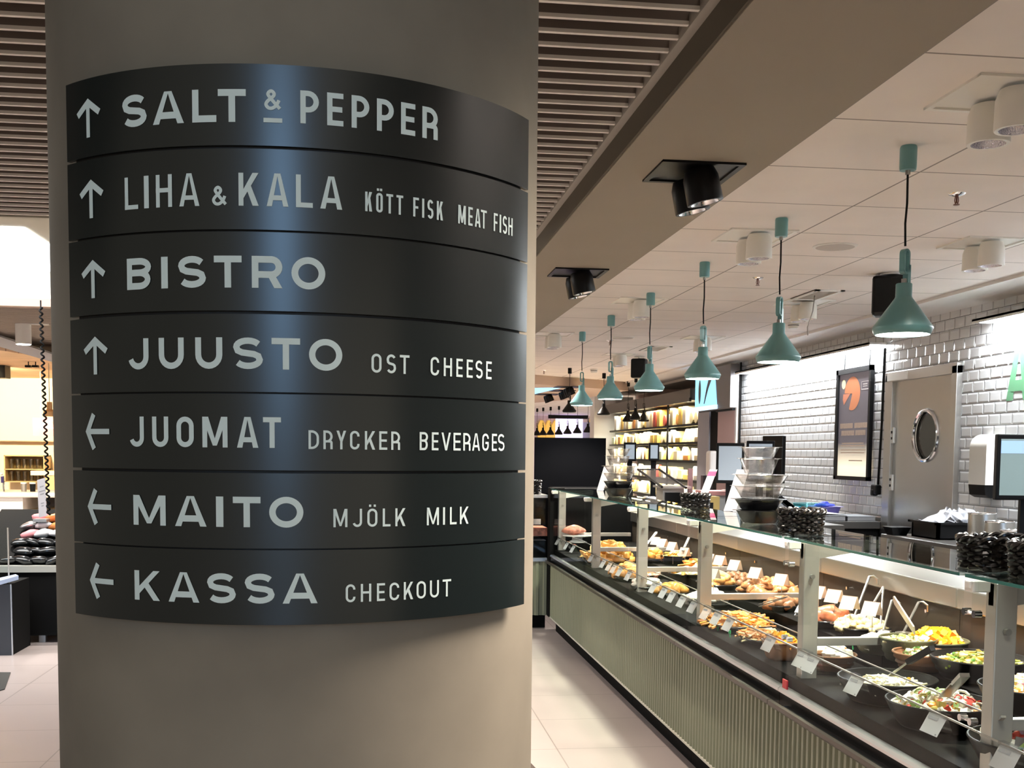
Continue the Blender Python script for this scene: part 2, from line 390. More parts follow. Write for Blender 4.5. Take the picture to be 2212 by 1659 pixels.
def glyph(ch, w, h, t):
    """strokes of a geometric capital in a w x h box: ('l', points, closed) or ('q', four corners)"""
    a = t/2; S = []; r = min((w-t)/2, (h-t)/2)
    def line(*p): S.append(('l', list(p), False))
    def stad():
        rr = r; return [(w-a, h-a-rr)] + arc(w/2, h-a-rr, rr, rr, 0, 180)+arc(w/2, a+rr, rr, rr, 180, 360)
    if ch == 'A':
        hw = t*0.54; m = w/2
        S.append(('q', [(0,0),(t*1.06,0),(m+t*0.10,h),(m-t*0.62,h)])); S.append(('q', [(w,0),(w-t*1.06,0),(m-t*0.10,h),(m+t*0.62,h)]))
        line((w*0.2,h*0.26),(w*0.8,h*0.26))
    elif ch == 'B':
        line((a,0),(a,h)); b = h*0.53
        line(*([(a,h-a),(w*0.55,h-a)]+arc(w*0.55,(h-a+b)/2,w*0.36,(h-a-b)/2,90,-90)+[(a,b)]))
        line(*([(a,b),(w*0.55,b)]+arc(w*0.55,(a+b)/2,w*0.45-a,(b-a)/2,90,-90)+[(a,a)]))
    elif ch in 'CG':
        p = [(w-a, h*0.70)]+arc(w/2,h-a-r,r,r,0,180)+arc(w/2,a+r,r,r,180,360)+[(w-a,h*0.30)]
        if ch == 'G': p = p[:-1]+[(w-a,h*0.44)]; line((w*0.5,h*0.46),(w,h*0.46))
        S.append(('l', p, False))
    elif ch == 'D':
        line((a,0),(a,h)); q = min(w-t,h/2-a)*0.75
        line(*([(a,h-a),(w-a-q,h-a)]+arc(w-a-q,h-a-q,q,q,90,0)+arc(w-a-q,a+q,q,q,0,-90)+[(a,a)]))
    elif ch == 'E': line((a,0),(a,h)); line((0,a),(w,a)); line((0,h-a),(w,h-a)); line((0,h*0.5),(w*0.93,h*0.5))
    elif ch == 'F': line((a,0),(a,h)); line((0,h-a),(w,h-a)); line((0,h*0.49),(w*0.88,h*0.49))
    elif ch == 'H': line((a,0),(a,h)); line((w-a,0),(w-a,h)); line((0,h*0.52),(w,h*0.52))
    elif ch == 'I': line((w/2,0),(w/2,h))
    elif ch == 'J':
        rr = min((w-t)/2, h*0.32); line(*([(w-a,h),(w-a,a+rr)]+arc(w-a-rr,a+rr,rr,rr,0,-165)))
    elif ch == 'K':
        line((a,0),(a,h)); S.append(('q',[(w,h),(w-t*1.25,h),(t*0.7,h*0.42),(t*0.9,h*0.20)])); S.append(('q',[(w,0),(w-t*1.25,0),(t*1.1+w*0.12,h*0.53),(t*1.7+w*0.16,h*0.68)]))
    elif ch == 'L': line((a,0),(a,h)); line((0,a),(w,a))
    elif ch == 'M':
        line((a,0),(a,h)); line((w-a,0),(w-a,h)); m = w/2; z = h*0.06
        S.append(('q',[(0,h),(t*1.25,h),(m+t*0.42,z),(m-t*0.42,z)])); S.append(('q',[(w,h),(w-t*1.25,h),(m-t*0.42,z),(m+t*0.42,z)]))
    elif ch in 'OÖ':
        if w > h*0.85: S.append(('l', arc(w/2,h/2,(w-t)/2,(h-t)/2*1.02,0,360,40)[:-1], True))
        else: S.append(('l', stad(), True))
        if ch == 'Ö':
            for s in (0.27,0.73): S.append(('q',[(w*s-a,h*1.10),(w*s+a,h*1.10),(w*s+a,h*1.10+t),(w*s-a,h*1.10+t)]))
    elif ch in 'PR':
        line((a,0),(a,h)); b = h*0.42; q = (h-a-b)/2
        line(*([(a,h-a),(w-a-min(q,w*.5),h-a)]+arc(w-a-min(q,w*.5),(h-a+b)/2,min(q,w*.5),q,90,-90)+[(a,b)]))
        if ch == 'R':
            if w > h*0.8: S.append(('q',[(w,0),(w-t*1.2,0),(w*0.50,b),(w*0.50+t*1.15,b)]))
            else: line(*([(w*0.5,b)]+arc(w-a-w*0.16,b-w*0.16,w*0.16,w*0.16,90,0,5)+[(w-a,0)]))
    elif ch == 'S':
        ry = (h-t)/4
        top = arc(w/2,h-a-ry,(w-t)/2,ry,28,180,10); p = [(x,y) for x,y in top]
        p += [(a+(w-t)*0.06,h*0.585),(w*0.30,h*0.525),(w*0.70,h*0.475),(w-a-(w-t)*0.06,h*0.415)]
        p += arc(w/2,a+ry,(w-t)/2,ry,0,-152,10)
        S.append(('l', p, False))
    elif ch == 'T': line((w/2,0),(w/2,h)); line((0,h-a),(w,h-a))
    elif ch == 'U': line(*([(a,h),(a,a+r)]+arc(w/2,a+r,r,r,180,360)+[(w-a,h)]))
    elif ch == 'V': S.append(('q',[(0,h),(t*1.06,h),(w/2+t*0.5,0),(w/2-t*0.5,0)])); S.append(('q',[(w,h),(w-t*1.06,h),(w/2-t*0.5,0),(w/2+t*0.5,0)]))
    elif ch == 'Y':
        line((w/2,0),(w/2,h*0.45)); S.append(('q',[(0,h),(t*1.1,h),(w/2+a,h*0.42),(w/2-a,h*0.42)])); S.append(('q',[(w,h),(w-t*1.1,h),(w/2-a,h*0.42),(w/2+a,h*0.42)]))
    elif ch == '&':
        p = [(0.98,0.03),(0.30,0.66),(0.24,0.84),(0.42,0.95),(0.60,0.84),(0.56,0.68),(0.20,0.42),(0.09,0.24),(0.24,0.07),(0.50,0.06),(0.76,0.22),(0.92,0.48)]
        S.append(('l', smooth([(x*w*0.94+0.03*w,y*h*0.94+0.03*h) for x,y in p],5), False))
    elif ch == '-': S.append(('q',[(0,0),(w,0),(w,h),(0,h)]))
    return S
def strokes(mb, S, t, fn, step=0.007, mi=0):
    """turn strokes into strips placed by fn(u, v) -> 3D"""
    base_fn = fn
    for si_, s in enumerate(S):
        fn = lambda u, v, d=si_*0.00015: base_fn(u, v, d)   # each stroke a hair prouder than the last
        if s[0] == 'q':
            a,b,c2,d2 = s[1]; L = max(math.dist(a,b), math.dist(d2,c2)); H = max(math.dist(a,d2), math.dist(b,c2))
            n = max(1,int(L/step)); m_ = max(1,int(H/step))
            vs = []; fs = []
            for j in range(m_+1):
                for i in range(n+1):
                    u = i/n; v = j/m_
                    vs.append(fn((a[0]*(1-u)+b[0]*u)*(1-v)+(d2[0]*(1-u)+c2[0]*u)*v, (a[1]*(1-u)+b[1]*u)*(1-v)+(d2[1]*(1-u)+c2[1]*u)*v))
            for j in range(m_):
                for i in range(n): q = j*(n+1)+i; fs.append((q,q+1,q+n+2,q+n+1))
            mb.add(vs, fs, mi); continue
        pts = s[1]; closed = s[2]; P = []
        for p in pts:
            if not P or math.dist(p,P[-1]) > 1e-6: P.append(p)
        Q = []
        for i in range(len(P) if closed else len(P)-1):
            p, q = P[i], P[(i+1)%len(P)]; n = max(1,int(math.dist(p,q)/step))
            for k in range(n): Q.append((p[0]+(q[0]-p[0])*k/n, p[1]+(q[1]-p[1])*k/n))
        if not closed: Q.append(P[-1])
        L = len(Q); vs = []; fs = []
        for i in range(L):
            p = Q[i]; b_ = Q[i-1] if (i>0 or closed) else None; n_ = Q[(i+1)%L] if (i<L-1 or closed) else None
            d1 = Vector((p[0]-b_[0],p[1]-b_[1])).normalized() if b_ else None; d2_ = Vector((n_[0]-p[0],n_[1]-p[1])).normalized() if n_ else None
            if d1 is None: d1 = d2_
            if d2_ is None: d2_ = d1
            nn = Vector((-d1.y,d1.x))+Vector((-d2_.y,d2_.x))
            nn = nn.normalized() if nn.length > 1e-6 else Vector((-d1.y,d1.x))
            k = 1/max(0.5, nn.dot(Vector((-d1.y,d1.x))))
            for sg in (-1,1): vs.append(fn(p[0]+nn.x*t/2*k*sg, p[1]+nn.y*t/2*k*sg))
        for i in range(L if closed else L-1): j = (i+1)%L; fs.append((2*i,2*j,2*j+1,2*i+1))
        mb.add(vs, fs, mi)

# ------------------------------------------------------------------ the curved direction sign
ZS = [2.0642,1.9556,1.8454,1.7366,1.6282,1.5212,1.4146,1.3096]
ROWS = [
 (0,[(1.9879,2.0307,.21,[('S',-.2299,-.1897),('A',-.1798,-.1333),('L',-.1214,-.0878),('T',-.0856,-.048)]),(2.0047,2.0312,.17,[('&',-.0239,-.0021)]),(1.9881,1.9939,1,[('-',-.0249,-.0001)]),
     (1.989,2.0321,.165,[('P',.0237,.0482),('E',.0592,.081),('P',.0922,.1167),('P',.1274,.1517),('E',.1625,.1841),('R',.1953,.2202)])]),
 (1,[(1.878,1.9214,.135,[('L',-.2279,-.2053),('I',-.1956,-.1879),('H',-.1766,-.1521),('A',-.1415,-.1126)]),(1.8783,1.9042,.16,[('&',-.0951,-.0752)]),(1.878,1.9214,.15,[('K',-.0587,-.0318),('A',-.0213,.0074),('L',.0174,.0397),('A',.0497,.0792)]),
     (1.879,1.9053,.125,[('K',.1109,.1206),('Ö',.1264,.1359),('T',.141,.151),('T',.1558,.166),('F',.1814,.1902),('I',.1954,.1988),('S',.2039,.2138),('K',.2194,.2297),('M',.2568,.2709),('E',.2758,.2844),('A',.2889,.3005),('T',.3011,.3137),('F',.3295,.3389),('I',.3435,.3475),('S',.3513,.3626),('H',.3659,.3773)])]),
 (2,[(1.7693,1.8118,.21,[('B',-.2262,-.1869),('I',-.1701,-.1599),('S',-.1442,-.1046),('T',-.0932,-.0553),('R',-.0418,-.0011),('O',.011,.0561)])]),
 (3,[(1.6603,1.7027,.2,[('J',-.2262,-.1918),('U',-.1755,-.1375),('U',-.1208,-.0827),('S',-.0677,-.0278),('T',-.016,.0221),('O',.0339,.079)]),
     (1.6596,1.6858,.13,[('O',.1198,.1343),('S',.1417,.1557),('T',.1614,.1762),('C',.2101,.2244),('H',.2325,.247),('E',.255,.2668),('E',.2746,.2865),('S',.2924,.3075),('E',.3149,.3272)])]),
 (4,[(1.5538,1.5955,.165,[('J',-.2258,-.2013),('U',-.1877,-.1622),('O',-.1498,-.1243),('M',-.1119,-.0765),('A',-.0636,-.0346),('T',-.0281,-.004)]),
     (1.5528,1.5785,.125,[('D',.0328,.0469),('R',.0529,.0655),('Y',.0708,.0841),('C',.0895,.1028),('K',.1104,.125),('E',.131,.1428),('R',.1487,.1619),('B',.1927,.2057),('E',.2126,.2238),('V',.2291,.2454),('E',.2505,.2639),('R',.2689,.2828),('A',.2865,.3025),('G',.3075,.3218),('E',.3293,.3411),('S',.3441,.3606)])]),
 (5,[(1.4451,1.4868,.21,[('M',-.2211,-.1678),('A',-.1536,-.1071),('I',-.0936,-.0833),('T',-.07,-.0322),('O',-.0206,.0255)]),
     (1.445,1.4704,.125,[('M',.0663,.0857),('J',.093,.1063),('Ö',.1139,.1284),('L',.1363,.1477),('K',.1551,.1704),('M',.2049,.2252),('I',.2324,.2359),('L',.2448,.257),('K',.2633,.2798)])]),
 (6,[(1.3396,1.3812,.2,[('K',-.221,-.1787),('A',-.1651,-.1188),('S',-.1072,-.0671),('S',-.0544,-.0141),('A',-.0031,.0443)]),
     (1.3396,1.3648,.125,[('C',.0832,.0968),('H',.1045,.1195),('E',.1278,.1396),('C',.1465,.1612),('K',.1683,.1828),('O',.1885,.2036),('U',.2105,.2258),('T',.2322,.2475)])])]
def cyl(s, z, r=SR): p = s/SR; return (CCX+r*math.sin(p), CCY-r*math.cos(p), z)
sg = thing('direction_sign', (CCX,CCY-SR,ZS[-1]), 'curved dark grey wayfinding sign of seven rows wrapped around the concrete column', 'sign')
S0, S1 = -0.3495, 0.4272
bk = MB(); n = 40
for k in range(n):
    a, b = S0+0.014+(S1-S0-0.028)*k/n, S0+0.014+(S1-S0-0.028)*(k+1)/n
    vs = [cyl(a,ZS[-1]+.01,SR-.006),cyl(b,ZS[-1]+.01,SR-.006),cyl(b,ZS[0]-.01,SR-.006),cyl(a,ZS[0]-.01,SR-.006)]
    bk.add(vs,[(0,1,2,3)])
    vs = [cyl(a,ZS[-1]+.01,CR),cyl(b,ZS[-1]+.01,CR)]
bk.build('backing_plate', M['signgap'], sg, smooth=True)
GAP = [0,.0042,.0030,.0044,.0026,.0040,.0022,0]
for row, words in ROWS:
    zt = ZS[row]-GAP[row]/2; zb = ZS[row+1]+GAP[row+1]/2
    p = MB(); vs = []; fs = []
    for k in range(n+1):
        s = S0+(S1-S0)*k/n
        vs += [cyl(s,zb,SR),cyl(s,zt,SR),cyl(s,zt,SR-.006),cyl(s,zb,SR-.006)]
    for k in range(n):
        o_ = 4*k
        for e in range(4): fs.append((o_+e,o_+4+e,o_+4+(e+1)%4,o_+(e+1)%4))
    fs.append((0,1,2,3)); fs.append((4*n+3,4*n+2,4*n+1,4*n)); p.add(vs,fs)
    if row in (1,2,3,4,5):  # lapped ends: thin bright hairline of the end fixing
        pass
    pl = p.build('row_panel', M['signplate'], sg, smooth=True)
    for z0,z1,tw,lets in words:
        lt = MB(); H = z1-z0; last = None
        for ch,a,b in lets:
            if last is not None and tw <= .13 and a-last > .0125: lt.build('word', M['letter'], pl); lt = MB()
            last = b
            w_ = b-a; T = tw*H if ch != '-' else H
            if ch == 'I': T = w_
            strokes(lt, glyph(ch, w_, H, T), T, lambda u,v,d,a=a,z0=z0: cyl(a+u, z0+v, SR+.0007+d))
        lt.build('word', M['letter'], pl)
    ar = MB(); T = .0088
    if row < 4:
        tip = ((-.2964,2.0372),(-.2929,1.9262),(-.2918,1.8154),(-.2898,1.7087))[row]
        fn = lambda u,v,d: cyl(tip[0]+u, tip[1]+v, SR+.0007+d)
        strokes(ar, [('l',[(-.0232,-.0215),(0,-.0056),(.0232,-.0215)],False)], T, fn); strokes(ar, [('q',[(0,-.02),(0,-.02),(0,-.02),(0,-.02)]),('q',[(-.0037,-.0535),(.0037,-.0535),(.0037,-.006),(-.0037,-.006)])], T, fn)
    else:
        tip = ((-.314,1.5749),(-.3125,1.4679),(-.3105,1.3616))[row-4]
        fn = lambda u,v,d: cyl(tip[0]+u, tip[1]+v, SR+.0007+d)
        strokes(ar, [('l',[(.0185,.0245),(.0046,0),(.0185,-.0245)],False)], T*.95, fn); strokes(ar, [('q',[(.02,0),(.02,0),(.02,0),(.02,0)]),('q',[(.006,-.0038),(.0505,-.0038),(.0505,.0038),(.006,.0038)])], T, fn)
    ar.build('arrow', M['letter'], pl)
# ------------------------------------------------------------------ pendant lamps
WARM = (1.0,0.88,0.72)
def pendant(name, m, label, cat, group, cordmat, bulbmat, light=None, ztop=2.65, z0=1.985, handle=True):
    """origin at the ceiling; measurements of the nearest lamp"""
    t = thing(name, (0,0,ztop), label, cat, group); d = ztop-2.65
    b = MB(); b.lathe([(.0285,2.565+d),(.030,2.575+d),(.030,2.643+d),(.027,2.65+d)], n=20); cn = b.build('ceiling_canopy', m, t, smooth=True)
    b = MB(); b.lathe([(.009,2.55+d),(.009,2.566+d)], n=10); b.build('cord_grip', M['steeldull'], cn)
    b = MB(); b.tube([(0.0,0,2.555+d),(0.002,0,2.45+d),(-.002,0.002,2.38+d),(0,0,2.30+d)], .0042, 6); b.build('cord', cordmat, t, smooth=True)
    b = MB(); zc = 2.245+d; hh = .045; w = .0175
    loop = [(w*math.cos(a), hh*.62*(1 if math.sin(a)>=0 else -1)+w*math.sin(a)) for a in [i*PI/10 for i in range(20)]]
    for i in range(20):
        a, c = loop[i], loop[(i+1)%20]
        ia, ic = (a[0]*.48,a[1]*.80), (c[0]*.48,c[1]*.80)
        for q in ((a,c,ic,ia),):
            vs = [(p[0],-.011,zc+p[1]) for p in q]+[(p[0],.011,zc+p[1]) for p in q]
            b.add(vs,[(0,1,2,3),(4,5,6,7),(0,1,5,4),(1,2,6,5),(2,3,7,6),(3,0,4,7)])
    b.build('cord_loop', m, t, bevel=.002)
    b = MB(); b.box((.006,-.011,2.165+d),(.022,.011,2.235+d)); b.box((-.006,-.008,2.165+d),(.004,.008,2.185+d),1); b.build('loop_bracket', [m, M['steeldull']], t)
    b = MB(); prof = [(.0,2.168+d),(.026,2.168+d),(.0285,2.165+d),(.029,2.122+d),(.031,2.116+d),(.104,2.014+d),(.1055,2.008+d),(.0975,1.988+d),(.094,1.986+d),(.100,2.008+d),(.029,2.105+d),(.0,2.11+d)]
    b.shell(prof, n=40); b.build('lamp_shade', m, t, smooth=True, angle=50)
    b = MB(); b.lathe([(0,1.9935+d),(.0955,1.9935+d)], n=32); b.build('diffuser', bulbmat, t)
    if light: lamp('pendant_light', 'SPOT', (0,0,1.975+d), light, WARM, 0.07, spot=math.radians(128), blend=0.55, parent=None).parent = t
    return t
_p = pendant('pendant_lamp', M['teal'], 'x', 'lamp', 'turquoise pendant lamps in a row over the deli counter', M['black'], M['bulb'], 54)
for o in _p.children:
    if o.type == 'LIGHT': o.location = (0,0,1.975-2.65)
PENDL = ['turquoise cone pendant nearest the camera, hanging lowest at far right of the row','turquoise cone pendant second from the right of the row, in front of the wall light','turquoise cone pendant third from the right, in front of the blue lit sign','turquoise cone pendant fourth from the right, overlapping a dark hanging speaker','turquoise cone pendant fifth from the right of the turquoise row','smallest and farthest turquoise cone pendant, leftmost of its row']
PY = [3.87,5.12,6.34,7.60,8.88,10.12]
for i,(yy,rz) in enumerate(zip(PY,(0.45,0.75,0.5,0.9,0.1,-0.05))):
    o = _p if i == 0 else dup(_p, (0,0,0), group='turquoise pendant lamps in a row over the deli counter')
    o.location = (1.89,yy,2.65); o.rotation_euler = (0,0,rz); tag(o, PENDL[i])
# black pendants farther away
M['blackbulb'] = emat('far_lamp_diffuser', (1.0,0.9,0.75), 3.0)
_b = pendant('black_pendant_lamp', M['black'], 'x', 'lamp', 'black pendant lamps far down the hall', M['black'], M['blackbulb'], None)
BP = [(1230,14.4,'large black cone pendant left of the farthest turquoise lamp'),(1304,15.2,'large black cone pendant below the second farthest turquoise lamp'),
      (1357,16.8,'black cone pendant, left one of three in front of the cheese shelves'),(1373,15.8,'shiny black cone pendant, middle and largest of three in front of the cheese shelves'),(1391,16.6,'black cone pendant, right one of three in front of the cheese shelves')]
for px,yy,lab in BP:
    o = _b if lab.startswith('large black cone pendant left') else dup(_b,(0,0,0))
    o.location = (at(px,870,Y=yy).x, yy, 2.65); o.scale = (.86,)*3 if yy < 15.5 else (.78,.78,.92); tag(o, lab)
for k,(px,yy) in enumerate([(1160,27.5),(1173,27),(1189,26.5),(1207,26),(1226,25),(1247,24),(1270,23),(1296,22.2),(1324,21.6)]):
    o = dup(_b,(at(px,930,Y=yy).x, yy, 2.65)); o.scale = (.9,.9,1.0)
    tag(o, 'small distant black cone pendant, number %s from the left in the far row' % ('one two three four five six seven eight nine'.split()[k]))

# ------------------------------------------------------------------ ceiling fittings
def twin(name, body, inner, glow, label, group, tilt=0.0, L=0.34):
    t = thing(name, (0,0,0), label, 'downlight', group)
    b = MB(); q = L/2; w = .02
    b.box((-q,-q,-.006),(q,-q+w,.002)).box((-q,q-w,-.006),(q,q,.002)).box((-q,-q,-.006),(-q+w,q,.002)).box((q-w,-q,-.006),(q,q,.002)); b.build('frame', body, t)
    b = MB(); b.box((-q+w,-q+w,.0005),(q-w,q-w,.0015)); b.build('recess_plate', M['whitelamp'] if body is M['whitelamp'] else M['black'], t)
    for s in (-1,1):
        R_ = Matrix.Translation((0.0,s*.078,-.01)) @ Matrix.Rotation(tilt,4,'Y')
        b = MB(); b.shell([(.0,.0),(.052,.0),(.056,-.01),(.063,-.03),(.065,-.115),(.063,-.118),(.052,-.118)], n=28, M=R_); h = b.build('lamp_head', body, t, smooth=True)
        b = MB(); b.shell([(.052,-.118),(.040,-.095),(.012,-.075),(.0,-.075)], n=28, M=R_); b.build('reflector', inner, h, smooth=True)
        b = MB(); b.lathe([(.0,-.083),(.014,-.083)], n=16, M=R_); b.build('led', glow, h)
    return t
M['reflector'] = mat('faceted_reflector', (0.55,0.52,0.55), 0.22, metal=1.0, bump=0.6, scale=160)
M['led'] = emat('led_chip', (1,0.95,0.88), 14.0)
M['ledwarm'] = emat('led_chip_warm', (1,0.9,0.75), 10.0)
_w = twin('twin_downlight', M['whitelamp'], M['reflector'], M['led'], 'x', 'white twin downlights in the tiled ceiling')
WD = [((1.90,3.28,2.648),'white twin downlight nearest the camera, top right corner of the photo',0),
      ((1.90,5.53,2.648),'white twin downlight left of the second turquoise pendant, near the dark bulkhead',0),
      ((1.90,7.98,2.648),'white twin downlight right above the canopy of the fifth turquoise pendant',0),
      ((1.66,10.35,2.648),'white twin downlight farthest along the dark bulkhead',0),
      ((3.12,5.52,2.648),'white twin downlight with one glaring lamp, right of the nearest turquoise pendant',0.12),
      ((3.08,7.85,2.648),'white twin downlight hidden behind the second turquoise pendant, beside the ceiling hatch',0),
      ((3.08,10.35,2.648),'white twin downlight above the third turquoise pendant cord',0),
      ((2.72,12.3,2.648),'white twin downlight behind the dark hanging speaker far back',0)]
for i,(p,lab,tl) in enumerate(WD):
    o = _w if i == 0 else dup(_w, p, group='white twin downlights in the tiled ceiling'); o.location = p; tag(o, lab)
    if i < 7: lamp('downlight_beam', 'SPOT', (p[0],p[1],p[2]-.14), 60, (1,.93,.84), .06, spot=math.radians(95), blend=.7)
_k = twin('black_twin_downlight', M['black'], M['chrome'], M['ledwarm'], 'x', 'black twin downlights in the dark bulkhead', tilt=-0.22, L=0.30)
for i,(p,lab) in enumerate([((1.15,4.03,2.568),'large black twin downlight on the dark bulkhead, nearest the camera'),((1.15,6.33,2.568),'black twin downlight on the bulkhead just right of the column'),((1.15,1.73,2.568),'unseen black twin downlight added next in the bulkhead row to light the column')]):
    o = _k if i == 0 else dup(_k, p, group='black twin downlights in the dark bulkhead'); o.location = p; tag(o, lab)
    if i < 2: lamp('bulkhead_beam', 'SPOT', (p[0],p[1],p[2]-.16), 32, (1,.87,.74), .05, spot=math.radians(88), blend=.5, target=(p[0]+.26,p[1],0))
    else: lamp('bulkhead_beam', 'SPOT', (p[0],p[1],p[2]-.16), 84, (1,.88,.78), .38, spot=math.radians(114), blend=.75, target=(p[0]-.42,p[1]+.05,0.9))  # unseen third lamp, softened and aimed to brighten the column's right side
# sprinklers
_s = thing('sprinkler', (0,0,0), 'x', 'sprinkler', 'fire sprinklers')
M['copper'] = mat('sprinkler_bronze', (0.16,0.07,0.05), 0.3, metal=.8)
b = MB(); b.lathe([(.012,-.012),(.030,-.006),(.036,0)], n=20); b.build('escutcheon', M['chrome'], _s, smooth=True)
b = MB(); b.tube([(-.006,0,-.012),(-.009,0,-.03),(-.004,0,-.045)],.002,6).tube([(.006,0,-.012),(.009,0,-.03),(.004,0,-.045)],.002,6).lathe([(.004,-.04),(.004,-.012)],n=8).lathe([(.0,-.048),(.013,-.048),(.013,-.045),(0,-.045)],n=14); b.build('head', M['copper'], _s, smooth=True)
for i,(q,lab) in enumerate([((2067,418),'bronze sprinkler head right of the nearest turquoise pendant cord'),((1637,600),'bronze sprinkler head left of the second turquoise pendant'),((1318,735),'small sprinkler head behind the fifth turquoise pendant cord'),((1175,800),'small sprinkler head on the white ceiling beside the column')]):
    p = at(*q, Z=2.65); o = _s if i == 0 else dup(_s, p); o.location = p; tag(o, lab, group='fire sprinklers')
# round ceiling speakers
_g = thing('ceiling_speaker', (0,0,0), 'x', 'speaker', 'round ceiling speakers')
b = MB(); b.lathe([(.105,-.006),(.115,-.004),(.115,0)], n=32); b.build('rim', M['whitelamp'], _g, smooth=True)
b = MB(); b.lathe([(0,-.008),(.10,-.007)], n=32); b.build('grille', mat('grille_beige',(.52,.47,.42),.7), _g)
for i,(q,lab) in enumerate([((1804,532),'round flush ceiling speaker right of the second turquoise pendant'),((1345,729),'small round flush ceiling speaker far back left of the fourth pendant')]):
    p = at(*q, Z=2.65); o = _g if i == 0 else dup(_g, p); o.location = p; tag(o, lab, group='round ceiling speakers')
# smoke detectors
_d = thing('smoke_detector', (0,0,0), 'x', 'detector', 'smoke detectors')
b = MB(); b.lathe([(.05,0),(.05,-.012),(.045,-.016)][::-1], n=24); b.build('base', M['whitelamp'], _d, smooth=True)
b = MB(); b.lathe([(.034,-.050),(.040,-.044),(.044,-.026),(.044,-.016)], n=24); b.build('sensor_head', M['whitelamp'], _d, smooth=True)
b = MB(); b.lathe([(.0452,-.026),(.0452,-.021)], n=24); b.build('slot', M['black'], _d)
for i,(q,lab) in enumerate([((1714,697),'white smoke detector below the ceiling hatch, near the tiled wall'),((1283,797),'small white smoke detector far back beside the farthest turquoise lamp')]):
    p = at(*q, Z=2.65); o = _d if i == 0 else dup(_d, p); o.location = p; tag(o, lab, group='smoke detectors')
# vents / hatches
def hatch(c, sx, sy, lab):
    t = thing('ceiling_vent', (c[0],c[1],2.65), lab, 'vent')
    b = MB(); x,y = c
    b.box((x-sx,y-sy,2.642),(x+sx,y-sy+.03,2.652)).box((x-sx,y+sy-.03,2.642),(x+sx,y+sy,2.652)).box((x-sx,y-sy,2.642),(x-sx+.03,y+sy,2.652)).box((x+sx-.03,y-sy,2.642),(x+sx,y+sy,2.652)); b.build('frame', M['whitelamp'], t)
    b = MB(); b.box((x-sx+.03,y-sy+.03,2.6485),(x+sx-.03,y+sy-.03,2.6495)); b.build('perforated_panel', mat('vent_panel_%d'%int(y*10),(.36,.32,.27),.7,bump=.3,scale=200), t)
    b = MB(); b.box((x-sx-.008,y-sy-.008,2.6475),(x-sx,y+sy+.008,2.6515)).box((x-sx,y+sy,2.6475),(x+sx,y+sy+.008,2.6515)); b.build('dark_strip', M['dark'], t)  # dark strip along two sides of the frame
hatch((3.02,7.52),.10,.29,'square perforated ceiling vent behind the second turquoise pendant')
hatch((2.93,11.53),.11,.26,'square perforated ceiling vent far back behind the fourth turquoise pendant')
w = MB(); a_ = at(1760,638,Z=2.65); e_ = Vector((a_.x-.02,a_.y-.35,2.33)); e_ = at(1745,724,Y=a_.y-.1)
w.tube([a_, a_.lerp(e_,.4)+Vector((.006,0,0)), a_.lerp(e_,.8)+Vector((-.012,0,0)), e_], .004, 6); tag(w.build('hanging_wire', M['steeldull'], smooth=True), 'thin grey wire dangling from the ceiling vent right of the second pendant', 'wire')
# hanging dark speakers on poles
def spk(px,py,X,w_,h_,d_,lab,topz=2.65):
    c = at(px,py,X=X); t = thing('hanging_speaker', (c.x,c.y,topz), lab, 'speaker', 'dark speakers hung from the ceiling')
    b = MB(); b.cbox(c,(w_,d_,h_),(0,0,-.5)); b.build('cabinet', M['black'], t, bevel=.02)
    b = MB(); b.lathe([(.016,c.z+h_/2-.02),(.016,topz)],(c.x,c.y,0),n=10).lathe([(.06,topz-.01),(.06,topz)],(c.x,c.y,0),n=16); b.build('mount_pole', M['steel'], t, smooth=True)
spk(1922,640,3.1,.20,.24,.14,'black speaker hung from the ceiling partly behind the nearest turquoise pendant')
spk(1381,796,3.0,.17,.22,.14,'dark grey speaker hung far back beside the fourth turquoise pendant')

# ------------------------------------------------------------------ wall light battens
M['tube'] = emat('light_batten_diffuser', (0.93,0.97,1.0), 8.0)
def batten(y0_,y1_,lab):
    t = thing('wall_light_batten', (4.2,(y0_+y1_)/2,2.48), lab, 'light fitting', 'long white light battens on the tiled wall')
    b = MB(); b.box((4.14,y0_,2.49),(4.30,y1_,2.505)).box((4.14,y0_,2.475),(4.147,y1_,2.505)); b.build('housing', M['white'], t)
    b = MB(); b.box((4.18,y0_+.03,2.478),(4.26,y1_-.03,2.489)); b.build('diffuser', M['tube'], t)
    lamp('batten_light','AREA',(4.22,(y0_+y1_)/2,2.472),(y1_-y0_)*9,(.92,.97,1.0),.07,y1_-y0_-.1)
batten(9.08,12.60,'long white light batten over the pizza poster and tiled wall')
batten(4.0,7.44,'white light batten on the tiled wall above the green letter at right edge')
# power cables
b = MB(); p0 = at(1911,752,X=4.292); p1 = at(1896,1055,X=4.292)
b.tube([p0,(4.292,p0.y*.5+p1.y*.5-.015,(p0.z+p1.z)/2),p1],.010,8); t = thing('power_cable', p0, 'black power cable running down the tiles to a plug left of the steel door','cable'); b.build('cord', M['black'], t, smooth=True)
b = MB(); b.cbox((4.275,p1.y,p1.z-.01),(.05,.11,.085)).cbox((4.27,p1.y+.02,p1.z-.035),(.05,.06,.06)); b.build('plug', M['black'], t, bevel=.012)
b = MB(); p0 = at(1601,781,X=4.292); p1 = at(1597,962,X=4.292); b.tube([p0,p1],.012,8); tag(b.build('wall_cable', M['black'], smooth=True),'thin black cable down the left end of the tiled wall','cable')
